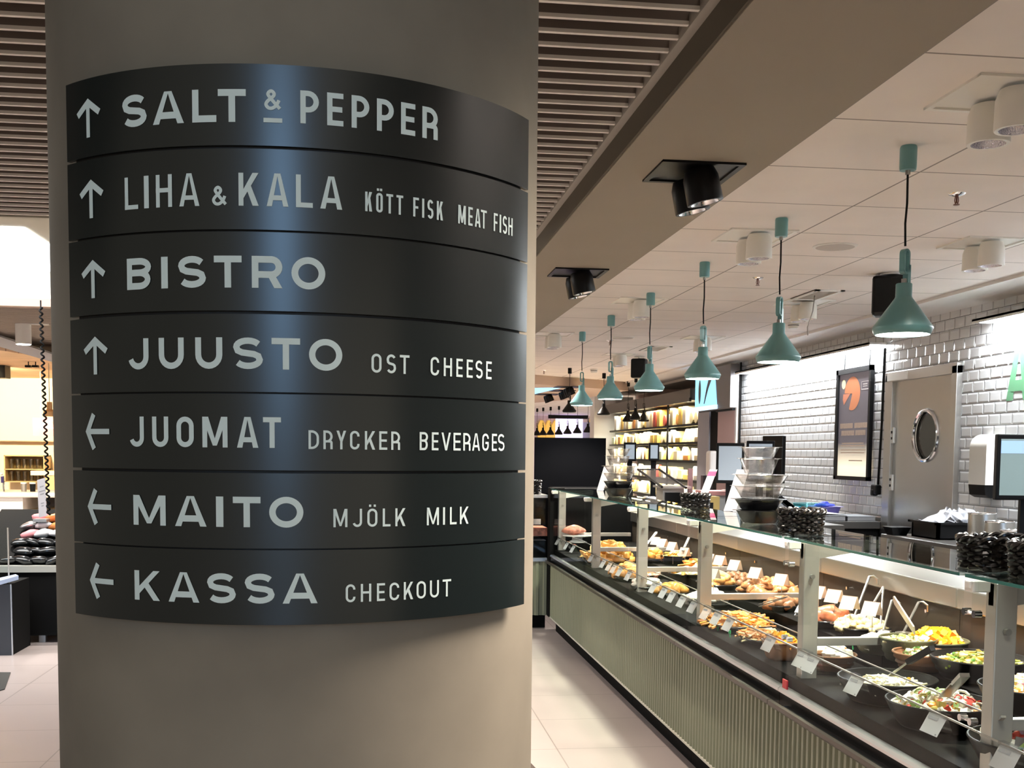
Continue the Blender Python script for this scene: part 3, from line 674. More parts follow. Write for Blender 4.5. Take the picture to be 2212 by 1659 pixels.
# poster
t = thing('poster', (4.27,9.63,1.33), 'framed dark pizza poster with glowing cream bottom hung on the tiled wall', 'poster')
b = MB(); b.box((4.25,9.265,1.335),(4.285,9.99,1.37)).box((4.25,9.265,2.29),(4.285,9.99,2.335)).box((4.25,9.265,1.335),(4.285,9.30,2.335)).box((4.25,9.945,1.335),(4.285,9.99,2.335)); b.build('frame', M['black'], t)
m,nt,bs = _new('poster_print'); tc = nt.nodes.new('ShaderNodeTexCoord'); sp = nt.nodes.new('ShaderNodeSeparateXYZ'); nt.links.new(tc.outputs['Object'],sp.inputs[0])
rp = nt.nodes.new('ShaderNodeValToRGB'); mr = nt.nodes.new('ShaderNodeMapRange'); mr.inputs[1].default_value = 0.03; mr.inputs[2].default_value = .97; nt.links.new(sp.outputs[2],mr.inputs[0]); nt.links.new(mr.outputs[0],rp.inputs[0])
rp.color_ramp.elements[0].color = (.95,.82,.60,1); rp.color_ramp.elements[0].position = .10; rp.color_ramp.elements[1].color = (.085,.075,.085,1); rp.color_ramp.elements[1].position = .33
nt.links.new(rp.outputs[0],bs.inputs['Base Color']); nt.links.new(rp.outputs[0],bs.inputs['Emission Color']); bs.inputs['Emission Strength'].default_value = .28; bs.inputs['Roughness'].default_value = .25  # printed sheet given a faint glow of its own
b = MB(); b.box((4.268,9.30,1.37),(4.272,9.945,2.29)); sh = b.build('printed_sheet', m, t)
def yz(cy_,cz_,ry,rz_,a0,a1,n=28): return [(4.2665,cy_+ry*math.cos(math.radians(a0+(a1-a0)*i/n)),cz_+rz_*math.sin(math.radians(a0+(a1-a0)*i/n))) for i in range(n+1)]
def emprint(nm,c,k=.12): return mat(nm,c,.4,emit=c,es=k)  # picture colours given a faint glow as well
zc_ = at(1841,850,X=4.2665); b = MB(); ps = yz(zc_.y,zc_.z,.165,.150,3,292); b.add([(4.2665,zc_.y,zc_.z)]+ps,[list(range(len(ps)+1))]); b.build('pizza_picture', emprint('pizza_orange',(.42,.15,.07)), sh)
b = MB(); ps = yz(9.745,2.0,.17,.17,-8,40,8); 
b.add([at(1790+u_*.1627,780+v_*.1627,X=4.2665) for u_,v_ in ((288,432),(195,442),(188,515),(202,585))],[(0,1,2,3)]); b.build('slice_picture', emprint('pizza_slice',(.40,.15,.09)), sh)
b = MB(); ps = yz(9.855,2.20,.042,.042,0,360); b.add(ps[:-1],[list(range(len(ps)-1))]); b.build('round_badge', emprint('badge_cream',(.55,.52,.30)), sh)
b = MB()
for (a,c_) in (((9.33,2.20),(9.48,2.205)),((9.33,2.13),(9.48,2.14)),((9.33,2.13),(9.337,2.205)),((9.473,2.13),(9.48,2.205)),((9.36,2.175),(9.45,2.185)),((9.36,2.158),(9.45,2.165))): b.quad((4.2665,a[0],a[1]),(4.2665,c_[0],a[1]),(4.2665,c_[0],c_[1]),(4.2665,a[0],c_[1]))
b.build('corner_box', emprint('poster_pale',(.30,.27,.26)), sh)
rnd = random.Random(3); b = MB()
for (z_,h_,ya,yb) in ((1.80,.045,9.34,9.60),(1.80,.045,9.635,9.90),(1.735,.045,9.37,9.57),(1.735,.045,9.60,9.87)):
    yy = ya
    while yy < yb:
        w_ = rnd.uniform(.010,.016); b.quad((4.2665,yy,z_),(4.2665,yy+w_*.72,z_),(4.2665,yy+w_*.72,z_+h_),(4.2665,yy,z_+h_)); 
        if rnd.random()<.5: b.quad((4.2664,yy,z_+rnd.choice((0,h_*.4,h_*.8))),(4.2664,yy+w_,z_+h_*.0),(4.2664,yy+w_,z_+h_*.2),(4.2664,yy,z_+h_*.2))
        yy += w_
for z_,ya,yb in ((1.66,9.40,9.86),(1.638,9.38,9.88),(1.60,9.36,9.88),(1.575,9.38,9.88),(1.505,9.42,9.70)): b.quad((4.2665,ya,z_),(4.2665,yb,z_),(4.2665,yb,z_+.010),(4.2665,ya,z_+.010))
b.build('illegible_lines', emprint('poster_text',(.36,.26,.19)), sh)
for yy in (9.36,9.88):
    b = MB(); b.tube([(4.28,yy,2.33),(4.285,yy,2.47)],.006,6); b.build('hanging_wire', M['black'], t, smooth=True)
# soap dispenser
t = thing('soap_dispenser', (4.2,7.33,1.27), 'white wall soap dispenser with black base beside the till screen', 'dispenser')
b = MB(); pr_ = [(4.30,1.36),(4.17,1.36),(4.17,1.62)]+[(4.17+.09*(1-math.cos(a)),1.62+.09*math.sin(a)) for a in [PI/2*i/8 for i in range(1,9)]]+[(4.30,1.71)]
b.prism(pr_, lambda u,v:(u,7.24,v), lambda u,v:(u,7.46,v)); b.build('cover', M['whitelamp'], t, smooth=True)
b = MB(); b.prism([(4.30,1.36),(4.17,1.36),(4.18,1.29),(4.22,1.27),(4.30,1.27)], lambda u,v:(u,7.25,v), lambda u,v:(u,7.46,v)); b.build('base', M['black'], t)
# green wall lettering
b = MB(); ya_ = at(2173,866,X=4.2975); yb_ = at(2198,866,X=4.2975); yt_ = at(2190,745,X=4.2975); fnA = lambda u,v,d: (4.2975-d*3, ya_.y-u, ya_.z+v); strokes(b, glyph('A',2*(ya_.y-yb_.y),yt_.z-ya_.z,.075), .075, fnA); tag(b.build('wall_letter', mat('letter_green',(.14,.36,.20),.35)), 'large green letter A painted on the white tiles at the right edge','lettering')
# ------------------------------------------------------------------ deli display cases
XF = 1.55
BY = [1.45,2.77,4.07,5.40,6.70,8.12,9.62]
M['channel'] = mat('channel_alu',(.72,.72,.74),.28,metal=.85)
M['raildark'] = mat('rail_brown', (0.075,0.062,0.052), 0.35, metal=.6)
M['panedge'] = mat('kick_edge_white', (0.62,0.60,0.52), 0.4)
CASEL = ['deli display case nearest the camera, holding tomato salads at the right edge','deli display case second from the camera, with the big black salad bowls','deli display case third from the camera, with meatballs and fried strips','deli display case fourth from the camera, with the black pasta bowl','deli display case fifth from the camera, with golden chicken pieces','farthest deli display case, next to the black corner post, with potatoes and ham']
for k in range(6):
    y0_, y1_ = BY[k]+.002, BY[k+1]-.002
    t = thing('deli_display_case', (1.95,(y0_+y1_)/2,0), CASEL[k], 'display case', 'green fronted deli display cases in one counter row')
    # corrugated green front
    b = MB(); n = int((y1_-y0_)/.00575); vs = []; fs = []
    for i in range(n+1):
        yy = y0_+(y1_-y0_)*i/n; ph = (yy/.046) % 1.0
        off = .009 if ph < .42 else (.009*(1-(ph-.42)/.08) if ph < .5 else (0 if ph < .92 else .009*(ph-.92)/.08))
        vs += [(XF-off,yy,.128),(XF-off,yy,.60)]
    for i in range(n): fs.append((2*i,2*i+2,2*i+3,2*i+1))
    b.add(vs,fs); b.build('ribbed_front', M['sage'], t)
    b = MB(); b.box((XF-.012,y0_,.118),(XF+.03,y1_,.129)); b.build('kick_edge', M['panedge'], t)
    b = MB(); b.box((XF+.045,y0_,0),(2.55,y1_,.118)); b.build('plinth', M['blackmatte'], t)
    b = MB(); b.box((XF+.02,y0_,.12),(2.58,y1_,.655)); b.build('body', M['blackmatte'], t)
    # bumper rail: dark lip, black groove, bright channel
    b = MB(); b.prism([(1.545,.592),(1.505,.596),(1.495,.606),(1.495,.622),(1.508,.624),(1.508,.612),(1.545,.612)], lambda u,v:(u,y0_,v), lambda u,v:(u,y1_,v)); rl = b.build('bumper_rail', M['raildark'], t)
    b = MB(); b.box((1.508,y0_,.606),(1.60,y1_,.618)).box((1.542,y0_,.618),(1.572,y1_,.654)); b.build('groove', M['black'], rl)
    b = MB(); b.prism([(1.536,.654),(1.536,.664),(1.544,.672),(1.570,.672),(1.570,.654)], lambda u,v:(u,y0_,v), lambda u,v:(u,y1_,v)); b.build('glass_channel', M['channel'], rl)
    # interior: two black deck steps, brown back, steel ledge
    b = MB(); b.box((1.575,y0_,.64),(1.95,y1_,.715)).box((1.95,y0_,.64),(2.26,y1_,.785)); b.build('deck', M['deck'], t)
    b = MB(); b.box((2.262,y0_,.64),(2.29,y1_,.965)); bp_ = b.build('back_panel', M['backbrown'], t)
    b = MB(); 
    for yy in (y0_+.25,y1_-.3): b.lathe([(.008,0),(.008,.012)],(0,0,0),n=8,M=Matrix.Translation((2.262,yy,.92)) @ Matrix.Rotation(-PI/2,4,'Y'))
    b.build('bolt', M['chrome'], bp_)
    b = MB(); b.box((2.245,y0_,.962),(2.60,y1_,1.045)); b.build('service_ledge', M['steel'], t, bevel=.006)
    # glass
    b = MB(); b.box((XF,y0_+.012,.660),(XF+.006,y1_-.035,1.232)); g = b.build('front_glass', M['glass'], t)
    b = MB(); b.box((XF-.012,y0_+.006,1.238),(1.905,y1_-.02,1.246)); g2 = b.build('glass_shelf', M['glasstop'], t)
    b = MB(); b.box((XF-.0135,y0_+.006,1.2378),(XF-.012,y1_-.02,1.2462)); b.build('polished_edge', M['glassedge'], g2)
    # post with arms and clamps at the far end
    yp = y1_-.04
    b = MB(); b.box((1.60,yp-.026,.66),(1.66,yp+.026,1.225)); ps_ = b.build('post', M['alu'], t, bevel=.003)
    b = MB(); b.add([(1.60,yp-.012,1.234),(1.90,yp-.012,1.234),(1.90,yp-.012,1.205),(1.66,yp-.012,1.165),(1.60,yp-.012,1.165),(1.60,yp+.012,1.234),(1.90,yp+.012,1.234),(1.90,yp+.012,1.205),(1.66,yp+.012,1.165),(1.60,yp+.012,1.165)],[(0,1,2,3,4),(9,8,7,6,5)]+[(i,(i+1)%5,5+(i+1)%5,5+i) for i in range(5)]); b.build('shelf_bracket', M['whitelamp'] if k > 1 else M['alu'], ps_)
    b = MB(); b.box((1.62,yp-.015,.835),(2.24,yp+.015,.865)); b.build('cross_arm', M['alu'], ps_, bevel=.002)
    for zz in (1.10,.80):
        b = MB(); b.lathe([(.009,0),(.009,.012)],(0,0,0),n=10,M=Matrix.Translation((1.630,yp-.027,zz)) @ Matrix.Rotation(PI/2,4,'X')); b.build('bolt', M['steeldull'], ps_)
    for zz in (1.215,):
        b = MB(); b.cbox((XF+.018,y1_-.028,zz),(.05,.045,.03)); b.cbox((XF-.006,y1_-.028,zz+.004),(.012,.028,.020)); b.build('glass_clamp', M['whitelamp'], ps_, bevel=.004)
    if k < 2:
        for zz in (1.145,.862):
            b = MB(); b.tube([(XF-.006,y1_-.055,zz),(XF+.014,y1_-.055,zz)],.010,10).tube([(XF-.006,y1_-.005,zz),(XF+.014,y1_-.005,zz)],.010,10).tube([(XF+.004,y1_-.055,zz),(XF+.004,y1_-.005,zz)],.005,8); b.build('glass_joint', M['chrome'], ps_, smooth=True)
    if k == 1:
        b = MB(); b.box((XF-.004,y1_-.06,.665),(XF+.002,y1_-.015,.705)); b.build('red_sticker', mat('sticker_red',(.55,.04,.05),.5), g)
        b = MB(); b.box((1.50,y1_-.10,.613),(1.56,y1_-.0,.619)); b.build('rail_joint', M['chrome'], rl)
    # price tag rail: clear acrylic strip inside the front glass
    b = MB(); b.box((1.598,y0_,.818),(1.603,y1_,.823)).box((1.70,y0_,.835),(1.704,y1_,.839)); b.build('tag_rail', M['steeldull'], t)
# end: black corner post, then the cross counter facing the camera
cp = thing('corner_post', (1.60,9.70,0), 'black corner post where the deli counter meets the cross counter', 'post')
b = MB(); b.box((1.535,9.63,.12),(1.66,9.76,1.25)); b.build('post', M['blackmatte'], cp)
t = thing('cross_counter', (0.6,10.1,0), 'green panelled cross counter beyond the column, left of the black corner post', 'counter')
b = MB(); n = 300; vs = []; fs = []
for i in range(n+1):
    xx = -.9+2.43*i/n; ph = (xx/.075)%1.0; off = .012 if ph<.45 else 0
    vs += [(xx,9.765-off,.12),(xx,9.765-off,.60)]
for i in range(n): fs.append((2*i,2*i+2,2*i+3,2*i+1))
b.add(vs,fs); b.build('ribbed_front', M['sage'], t)
b = MB(); b.box((-.9,9.82,0),(1.53,10.6,.12)); b.build('plinth', M['blackmatte'], t)
b = MB(); b.box((-.9,9.79,.12),(1.53,10.6,.60)); b.build('body', M['blackmatte'], t)
b = MB(); b.box((-.9,9.74,.60),(1.53,9.80,.63)); b.build('rail', M['steel'], t)
b = MB(); b.box((-.9,9.80,.60),(1.53,10.6,.78)); b.build('deck', M['deck'], t)
b = MB(); b.box((-.9,9.76,.63),(1.53,9.766,1.16)); b.build('front_glass', M['glass'], t)
b = MB(); b.box((-.9,9.74,1.16),(1.53,10.15,1.185)); b.build('steel_shelf', M['steel'], t)
b = MB(); b.box((-.9,10.5,.78),(1.53,10.6,1.20)); b.build('back_panel', M['deck'], t)
b = MB(); b.box((1.54,10.61,0),(2.225,10.66,1.70)); tag(b.build('black_screen', mat('screen_black',(.002,.0022,.003),.8,spec=.02)),'large black privacy screen behind the far end of the deli counter','screen')
b = MB(); b.box((1.67,9.77,0),(2.3,10.57,1.235)); tag(b.build('corner_cabinet', M['black']), 'dark cabinet under the large black screen at the counter corner','cabinet')
# light blue strip of the floor in front: recess shadow plinth
# ------------------------------------------------------------------ staff side
def worktop(name,x0,x1,y0_,y1_,z,lab,body=True):
    t = thing(name, ((x0+x1)/2,(y0_+y1_)/2,0), lab, 'worktop')
    b = MB(); b.box((x0,y0_,z-.06),(x1,y1_,z)); b.build('top', M['steeldull'] if not body else mat(name+'_top',(.10,.095,.09),.3,metal=.3), t, bevel=.004)
    b = MB(); b.box((x0+.04,y0_+.04,0),(x1-.02,y1_-.04,z-.06)); b.build('cabinet', M['black'], t)
    return t
worktop('steel_worktop',3.62,4.29,9.0,12.6,1.0,'dark steel worktop against the tiled wall under the pizza poster')
worktop('dark_worktop',3.60,4.29,4.2,7.60,1.0,'dark worktop with black crate in front of the steel door')
# ------------------------------------------------------------------ food in the cases
def fm(n, c, rough=.45, var=.25, sc=30, **k): return mat(n, c, rough, var=var, scale=sc, spec=.4, **k)
F = dict(
 feta=fm('feta_white',(.80,.76,.66),.5,.06), cheese=fm('pale_cheese',(.78,.68,.42),.5,.12), tomato=fm('tomato_red',(.62,.05,.03),.25,.2), pepper=fm('pepper_orange',(.85,.30,.03),.3,.15),
 cucumber=fm('cucumber_green',(.30,.42,.12),.35,.25), onion=fm('red_onion',(.34,.06,.14),.3,.5,20,col2=(.62,.42,.45)), leaf=fm('leaf_green',(.10,.24,.05),.4,.4), grain=fm('grain_beige',(.55,.44,.26),.6,.2),
 pasta=fm('pasta_yellow',(.62,.48,.12),.4,.2), pesto=fm('pesto_green',(.28,.34,.06),.4,.3), orange=fm('pumpkin_orange',(.92,.36,.01),.35,.12), strip=fm('fried_strip',(.70,.31,.09),.4,.35,18),
 stripd=fm('fried_strip_dark',(.48,.19,.06),.4,.3,18), gold=fm('golden_crust',(.74,.34,.07),.35,.3,24), roast=fm('roast_redbrown',(.42,.13,.06),.35,.4,22), meat=fm('meatball_brown',(.24,.115,.055),.4,.3,30),
 drum=fm('roast_skin',(.40,.18,.07),.28,.4,20), potato=fm('baby_potato',(.66,.46,.16),.35,.2,20), cauli=fm('cauliflower',(.80,.68,.38),.6,.12,30), white=fm('dressing_white',(.82,.78,.70),.35,.05), salmon=fm('salmon_pink',(.75,.30,.20),.3,.2),
 ham=fm('cured_ham',(.55,.20,.14),.35,.4), chicken=fm('poached_chicken',(.62,.55,.42),.4,.2), croq=fm('croquette_orange',(.80,.42,.14),.4,.2,26), black=fm('olive_black',(.03,.02,.025),.25,.1))
BOWLS = {}
def spot(px, py, h):
    p = at(px, py, Z=.715+h)
    if p.x > 1.93: p = at(px, py, Z=.785+h); z = .785
    else: z = .715
    if z > .75 and p.x < 1.96: p.x = 1.97
    return p.x, p.y, z
def mvs(r_, n=26): return n
def vessel(px, py, r, h, m, name, label, cat, group=None, sx=1.0, sy=1.0, rot=0.0, sq=0.0, ribs=False, inner=None):
    x, y, z = spot(px, py, h)
    lo = XF+.035+r*max(sx,.2) if rot == 0 else XF+.03+r
    if z < .75: x = max(x, min(lo, 1.80)); x = min(x, 1.935-r*sx*.86)
    else: x = min(x, 2.25-r*sx)
    t = thing(name, (x,y,z), label, cat, group)
    q = .72; prof = [(r*.55,0.001),(r*q,.002)]
    st = 7
    for i in range(1,st+1):
        u = i/st; rr = r*(q+(1-q)*u**.8)
        if ribs: rr += .0035*math.sin(u*PI*6)
        prof.append((rr, h*u))
    prof += [(r*.965, h), (r*.90,h*.72),(r*.66,h*.22),(0,h*.16)]
    b = MB(); b.shell([(0,.001)]+prof, (x,y,z), 40, sq=sq, sx=sx, sy=sy, rot=rot); b.build('bowl_body', m, t, smooth=True, angle=60)
    b = MB(); b.tube([(x+(r*.985*((abs(math.cos(a))**(2/(1-sq))+abs(math.sin(a))**(2/(1-sq)))**(-(1-sq)/2) if sq>0 else 1))*(sx*math.cos(a+rot)),y+(r*.985*((abs(math.cos(a))**(2/(1-sq))+abs(math.sin(a))**(2/(1-sq)))**(-(1-sq)/2) if sq>0 else 1))*(sy*math.sin(a+rot)),z+h) for a in [2*PI*i/48 for i in range(48)]], .004, 6, closed=True); b.build('rim', m, t, smooth=True)
    return (x,y,z,r,h,sx,sy,rot)
def heap(v, name, label, cat, mats, n, kinds, top=.05, size=.014, fill=.9, seed=1, level=.66, wts=None):
    """loose small food nobody would count: one object"""
    x,y,z,r,h,sx,sy,rot = v; rnd = random.Random(seed); b = MB()
    inn = .66+.24*(min(level,.72)-.22)/.50 if level < .72 else .90+.065*(level-.72)/.28
    R = r*min(fill, inn-.02-size*.45/r) if h > .035 else r*fill
    b.shell([(0,h*.2+.0),(R*.8,h*.3),(R*.98,h*level),(R*.6,h*level+top*.55),(0,h*level+top*.85)], (x,y,z), 24, sx=sx, sy=sy, mi=0)
    for i in range(n):
        d = math.sqrt(rnd.random())*R; a = rnd.uniform(0,2*PI); q = d/R
        zz = z+h*level+top*(1-q*q)*.9+rnd.uniform(-.004,.006)
        c = (x+d*math.cos(a)*sx, y+d*math.sin(a)*sy, zz); k = rnd.choice(kinds); mi = rnd.choices(range(len(mats)), wts)[0]
        E_ = (rnd.uniform(-.9,.9), rnd.uniform(-.9,.9), rnd.uniform(0,6.28)); s = size*rnd.uniform(.7,1.3)
        if k == 'cube': b.cbox(c,(s,s*.9,s*.8),E_,mi)
        elif k == 'strip':
            L = s*rnd.uniform(2.6,4.6); pts = []; an = E_[2]; bend = rnd.uniform(-.35,.35); tl = rnd.uniform(-.25,.25)
            for j in range(4):
                u = j/3-.5; pts.append((c[0]+math.cos(an)*L*u-math.sin(an)*L*bend*u*u*2, c[1]+math.sin(an)*L*u+math.cos(an)*L*bend*u*u*2, c[2]+tl*L*u-.01*u*u))
            b.tube(pts, s*.30, 5, mi)
        elif k == 'blob': b.blob(c, (s*.6,s*.55,s*.5), 7, 5, i, .15, Matrix.Rotation(E_[2],4,'Z'), mi)
        elif k == 'leaf':
            M_ = Matrix.Translation(c) @ Matrix.Rotation(E_[2],4,'Z') @ Matrix.Rotation(E_[0],4,'X') @ Matrix.Rotation(E_[1],4,'Y')
            P_ = [M_ @ Vector(p) for p in ((-s,0,0),(-.3*s,.55*s,.25*s),(s,0,.0),(-.3*s,-.55*s,.2*s),(0,0,-.2*s))]
            b.add(P_,[(0,1,4),(1,2,4),(2,3,4),(3,0,4)],mi)
        elif k == 'half':
            b.lathe([(0,s*.28),(s*.35,s*.22),(s*.5,0),(0,0)], n=8, mi=mi, M=Matrix.Translation(c) @ Matrix.Rotation(E_[0],4,'X') @ Matrix.Rotation(E_[1],4,'Y'))
        elif k == 'ring':
            M_ = Matrix.Translation(c) @ Matrix.Rotation(E_[0],4,'X') @ Matrix.Rotation(E_[1],4,'Y')
            b.tube([M_ @ Vector((s*math.cos(a2),s*math.sin(a2),0)) for a2 in [PI*1.3*j/7 for j in range(8)]], s*.17, 5, mi)
    o = b.build(name, mats, smooth=True, angle=35, loc=(x,y,z+h*level)); return tag(o, label, cat, None, 'stuff')
PIECE = {}
def piece(key, m):
    if key in PIECE: return PIECE[key]
    b = MB()
    k = key.split(':')[0]
    if k == 'ball': b.blob((0,0,0),(.019,.018,.016),10,7,3,.10)
    elif k == 'potato': b.blob((0,0,0),(.022,.017,.016),10,7,5,.07)
    elif k == 'croq': b.blob((0,0,0),(.045,.019,.018),10,8,8,.06)
    elif k == 'drum':
        b.blob((.02,0,0),(.040,.026,.022),10,7,4,.14); b.tube([(-.015,0,0),(-.045,.004,.004),(-.058,.004,.006)],[.012,.007,.009],8)
    elif k == 'fillet': b.blob((0,0,0),(.055,.030,.014),12,7,9,.18)
    elif k == 'nugget': b.blob((0,0,0),(.034,.027,.020),10,7,12,.26)
    elif k == 'roast': b.blob((0,0,0),(.085,.055,.040),18,12,6,.16)
    elif k == 'floret':
        for i in range(7):
            a = i*2.4; b.blob((.012*math.sqrt(i)*math.cos(a),.012*math.sqrt(i)*math.sin(a),.012-.003*i),(.013,.013,.011),8,5,i,.2)
        b.tube([(0,0,-.018),(0,0,.004)],[.008,.012],7)
    elif k == 'slab': b.blob((0,0,0),(.062,.045,.020),14,8,2,.12)
    elif k == 'sausage': b.tube([(.06*math.sin(t)*1.0,.02*math.cos(2*t),0) for t in [-.9+.3*i for i in range(7)]],[.008,.015,.017,.0175,.017,.015,.008],10)
    elif k == 'roll': b.blob((0,0,0),(.050,.026,.022),12,8,14,.12)
    o = b.build(key.replace(':','_'), m, smooth=True, angle=80); PIECE[key] = [o, False]; return PIECE[key]
PIECENAME = dict(ball='meatball',potato='baby_potato',croq='croquette',drum='chicken_drumstick',fillet='breaded_fillet',nugget='chicken_nugget',roast='roast_joint',floret='cauliflower_floret',slab='mozzarella_slab',sausage='sausage',roll='spring_roll')
def pieces(v, key, m, n, label, group, cat, top=.04, sc=1.0, seed=1, level=.5, fill=.70, flat=.25, layers=True, pos=None):
    x,y,z,r,h,sx,sy,rot = v; rnd = random.Random(seed); pr_ = piece(key, m)
    for i in range(n):
        if not pr_[1]: o = pr_[0]; pr_[1] = True
        else: o = pr_[0].copy(); COL.objects.link(o)
        o.name = PIECENAME[key.split(':')[0]]
        a = i*2.39996+seed; d = r*fill*math.sqrt((i+.5)/n); q = d/(r*fill+1e-6)
        if pos: dx,dy,dz,rz = pos[i]
        else: dx,dy,dz,rz = d*math.cos(a)*sx, d*math.sin(a)*sy, top*(1-q*q), rnd.uniform(0,6.28)
        o.location = (x+dx,y+dy,z+h*level+dz); o.rotation_euler = (rnd.uniform(-flat,flat),rnd.uniform(-flat,flat),rz)
        s = sc*rnd.uniform(.88,1.14); o.scale = (s,s,s); tag(o, label, cat, group)
M['tray'] = mat('black_tray', (0.013,0.013,0.014), 0.25, spec=.5)
M['bowlblack'] = mat('black_glazed_bowl', (0.008,0.0075,0.007), 0.38, spec=.3)
# case nearest the camera and second case
v = vessel(2150,1600,.17,.085,M['bowlblack'],'serving_bowl','big black serving bowl of tomato and feta salad at the bottom right corner','bowl')
heap(v,'tomato_feta_salad','tomato, feta, olive and cucumber salad in the bowl at the bottom right corner','salad',[F['tomato'],F['feta'],F['cucumber'],F['onion'],F['black'],F['pepper']],150,['cube','blob','half','ring'],.05,.030,wts=[4,4,3,3,1,.6],seed=2)
v = vessel(1992,1515,.165,.080,M['bowlblack'],'serving_bowl','big black bowl of white cheese salad, left of the glass joint at lower right','bowl')
heap(v,'cheese_cube_salad','white cheese cube salad with tomato and greens in the middle black bowl','salad',[F['feta'],F['white'],F['tomato'],F['cucumber'],F['pasta'],F['pepper']],230,['cube','blob','half','ring'],.050,.022,wts=[5,4,2.6,1.8,1.2,.8],seed=3)
v = vessel(1897,1464,.165,.080,M['bowlblack'],'serving_bowl','big black bowl of pale grated salad with a black handled spoon in it','bowl')
heap(v,'grated_salad','pale grated cheese salad with a few red peppers in the upper black bowl','salad',[F['white'],F['cheese'],F['feta'],F['pepper']],230,['strip','strip','blob'],.03,.014,wts=[5,4,4,.5],seed=4,level=.60)
heap((v[0]-.10,v[1]-.03,v[2],.035,.08,1,1,0),'red_pepper_pieces','few red pepper pieces at the left side of the grated salad','vegetable',[F['tomato'],F['pepper']],8,['half','blob'],.012,.03,seed=5,level=.5)
v = vessel(1795,1412,.098,.062,M['terra'],'terracotta_bowl','ribbed terracotta bowl of white dressed salad beside the steel post','bowl',ribs=True)
heap(v,'dressed_potato_salad','creamy white dressed salad with brown bits heaped in the left terracotta bowl','salad',[F['white'],F['white'],F['drum']],60,['blob'],.040,.034,wts=[6,4,1],seed=6,level=.75)
v = vessel(1922,1410,.105,.062,M['terra'],'terracotta_bowl','ribbed terracotta bowl of green herb and grain salad, right one of two','bowl',ribs=True)
heap(v,'herb_grain_salad','green herb and grain salad in the right terracotta bowl','salad',[F['grain'],F['leaf'],F['cheese'],F['cucumber']],190,['leaf','blob','cube'],.035,.015,wts=[4,4,2,1],seed=7,level=.62)
v = vessel(1862,1386,.10,.045,M['greenbowl'],'oval_dish','oval olive dish of poached chicken with a green pick, above the terracotta bowls','dish',sx=1.0,sy=1.1)
heap(v,'poached_chicken_salad','grey white poached chicken pieces on the oval olive dish','chicken',[F['chicken'],F['white'],F['feta']],50,['blob'],.03,.045,seed=8,level=.7)
v = vessel(1962,1378,.105,.085,M['greenbowl'],'stoneware_bowl','tall olive green stoneware bowl of pale greens behind the terracotta bowls','bowl',ribs=True)
heap(v,'pale_greens','pale shredded greens in the tall olive stoneware bowl','salad',[F['cheese'],F['cucumber'],F['grain']],110,['strip','blob'],.02,.014,seed=9,level=.8)
v = vessel(2040,1382,.125,.07,M['greenbowl'],'stoneware_bowl','wide olive stoneware bowl heaped with bright orange pumpkin cubes','bowl',ribs=True)
heap(v,'pumpkin_cubes','bright orange pumpkin cubes heaped in the wide olive bowl','vegetable',[F['orange']],120,['cube'],.055,.028,seed=10,level=.75)
v = vessel(2125,1420,.165,.075,M['bowlblack'],'serving_bowl','dark ribbed bowl of yellow green pasta salad behind the right glass joint','bowl',ribs=True)
heap(v,'pasta_salad','yellow green pasta and pesto salad in the dark ribbed bowl','salad',[F['pasta'],F['pesto'],F['leaf'],F['cheese']],230,['strip','blob','leaf'],.04,.015,wts=[4,4,2,2],seed=11,level=.66)
v = vessel(2205,1482,.14,.075,M['bowlblack'],'serving_bowl','black bowl of red onion and yellow pepper salad at the right edge','bowl')
heap(v,'onion_pepper_salad','red onion, white cheese and yellow pepper salad at the right edge','salad',[F['onion'],F['cheese'],F['pasta'],F['pepper'],F['feta']],120,['cube','half','blob'],.045,.032,wts=[3,3,2,1,2],seed=12,level=.6)
v = vessel(1795,1335,.125,.04,M['tray'],'roasting_tray','black tray of large red brown roast joints under rear price cards','tray',sq=.6,sx=.95)
pieces(v,'roast',F['roast'],4,'large red brown roast joint on the black tray beside cauliflower','roast joints on the black tray','meat',.03,.80,2,.9,.62)
v = vessel(1858,1352,.115,.04,M['tray'],'vegetable_tray','black tray of cauliflower florets below the roast joints','tray',sq=.6,sx=.9)
pieces(v,'floret',F['cauli'],18,'pale yellow cauliflower floret heaped on its black tray','cauliflower florets on the tray','vegetable',.03,1.25,5,.8,.85)
# third case
v = vessel(1580,1222,.105,.05,M['terra'],'terracotta_bowl','terracotta dish of baby potatoes under three rear price cards','bowl')
pieces(v,'potato',F['potato'],24,'golden baby potato heaped in the terracotta dish','baby potatoes in the terracotta dish','potato',.055,1.15,3,.85,.85)
v = vessel(1603,1254,.125,.03,M['tray'],'serving_tray','black tray of dark meatballs behind the white mozzarella','tray',sq=.5)
pieces(v,'ball',F['meat'],34,'dark brown meatball heaped on the black tray','meatballs on the black tray','meat',.04,1.15,7,.9,.95)
v = vessel(1668,1282,.15,.03,M['tray'],'serving_tray','black tray of roast chicken drumsticks left of the steel post','tray',sq=.5)
pieces(v,'drum',F['drum'],28,'brown roast chicken drumstick heaped left of the steel post','roast chicken drumsticks','chicken',.07,1.15,4,.9,.85)
v = vessel(1522,1262,.085,.03,M['tray'],'serving_tray','small black tray of orange croquettes behind the post','tray',sq=.5)
pieces(v,'croq',F['croq'],12,'long orange croquette stacked beside the mozzarella','orange croquettes','croquette',.06,1.2,9,1.0,.6)
v = vessel(1552,1300,.13,.025,M['tray'],'serving_tray','textured black tray of white mozzarella slabs','tray',sq=.5,sx=.85)
pieces(v,'slab',F['white'],9,'white mozzarella slab on the textured black tray','white mozzarella slabs','cheese',.05,1.3,2,1.0,.62)
v = vessel(1592,1342,.165,.03,M['tray'],'long_tray','long black tray heaped with fried golden strips, left of the post','tray',sq=.5,sx=.85,sy=1.25)
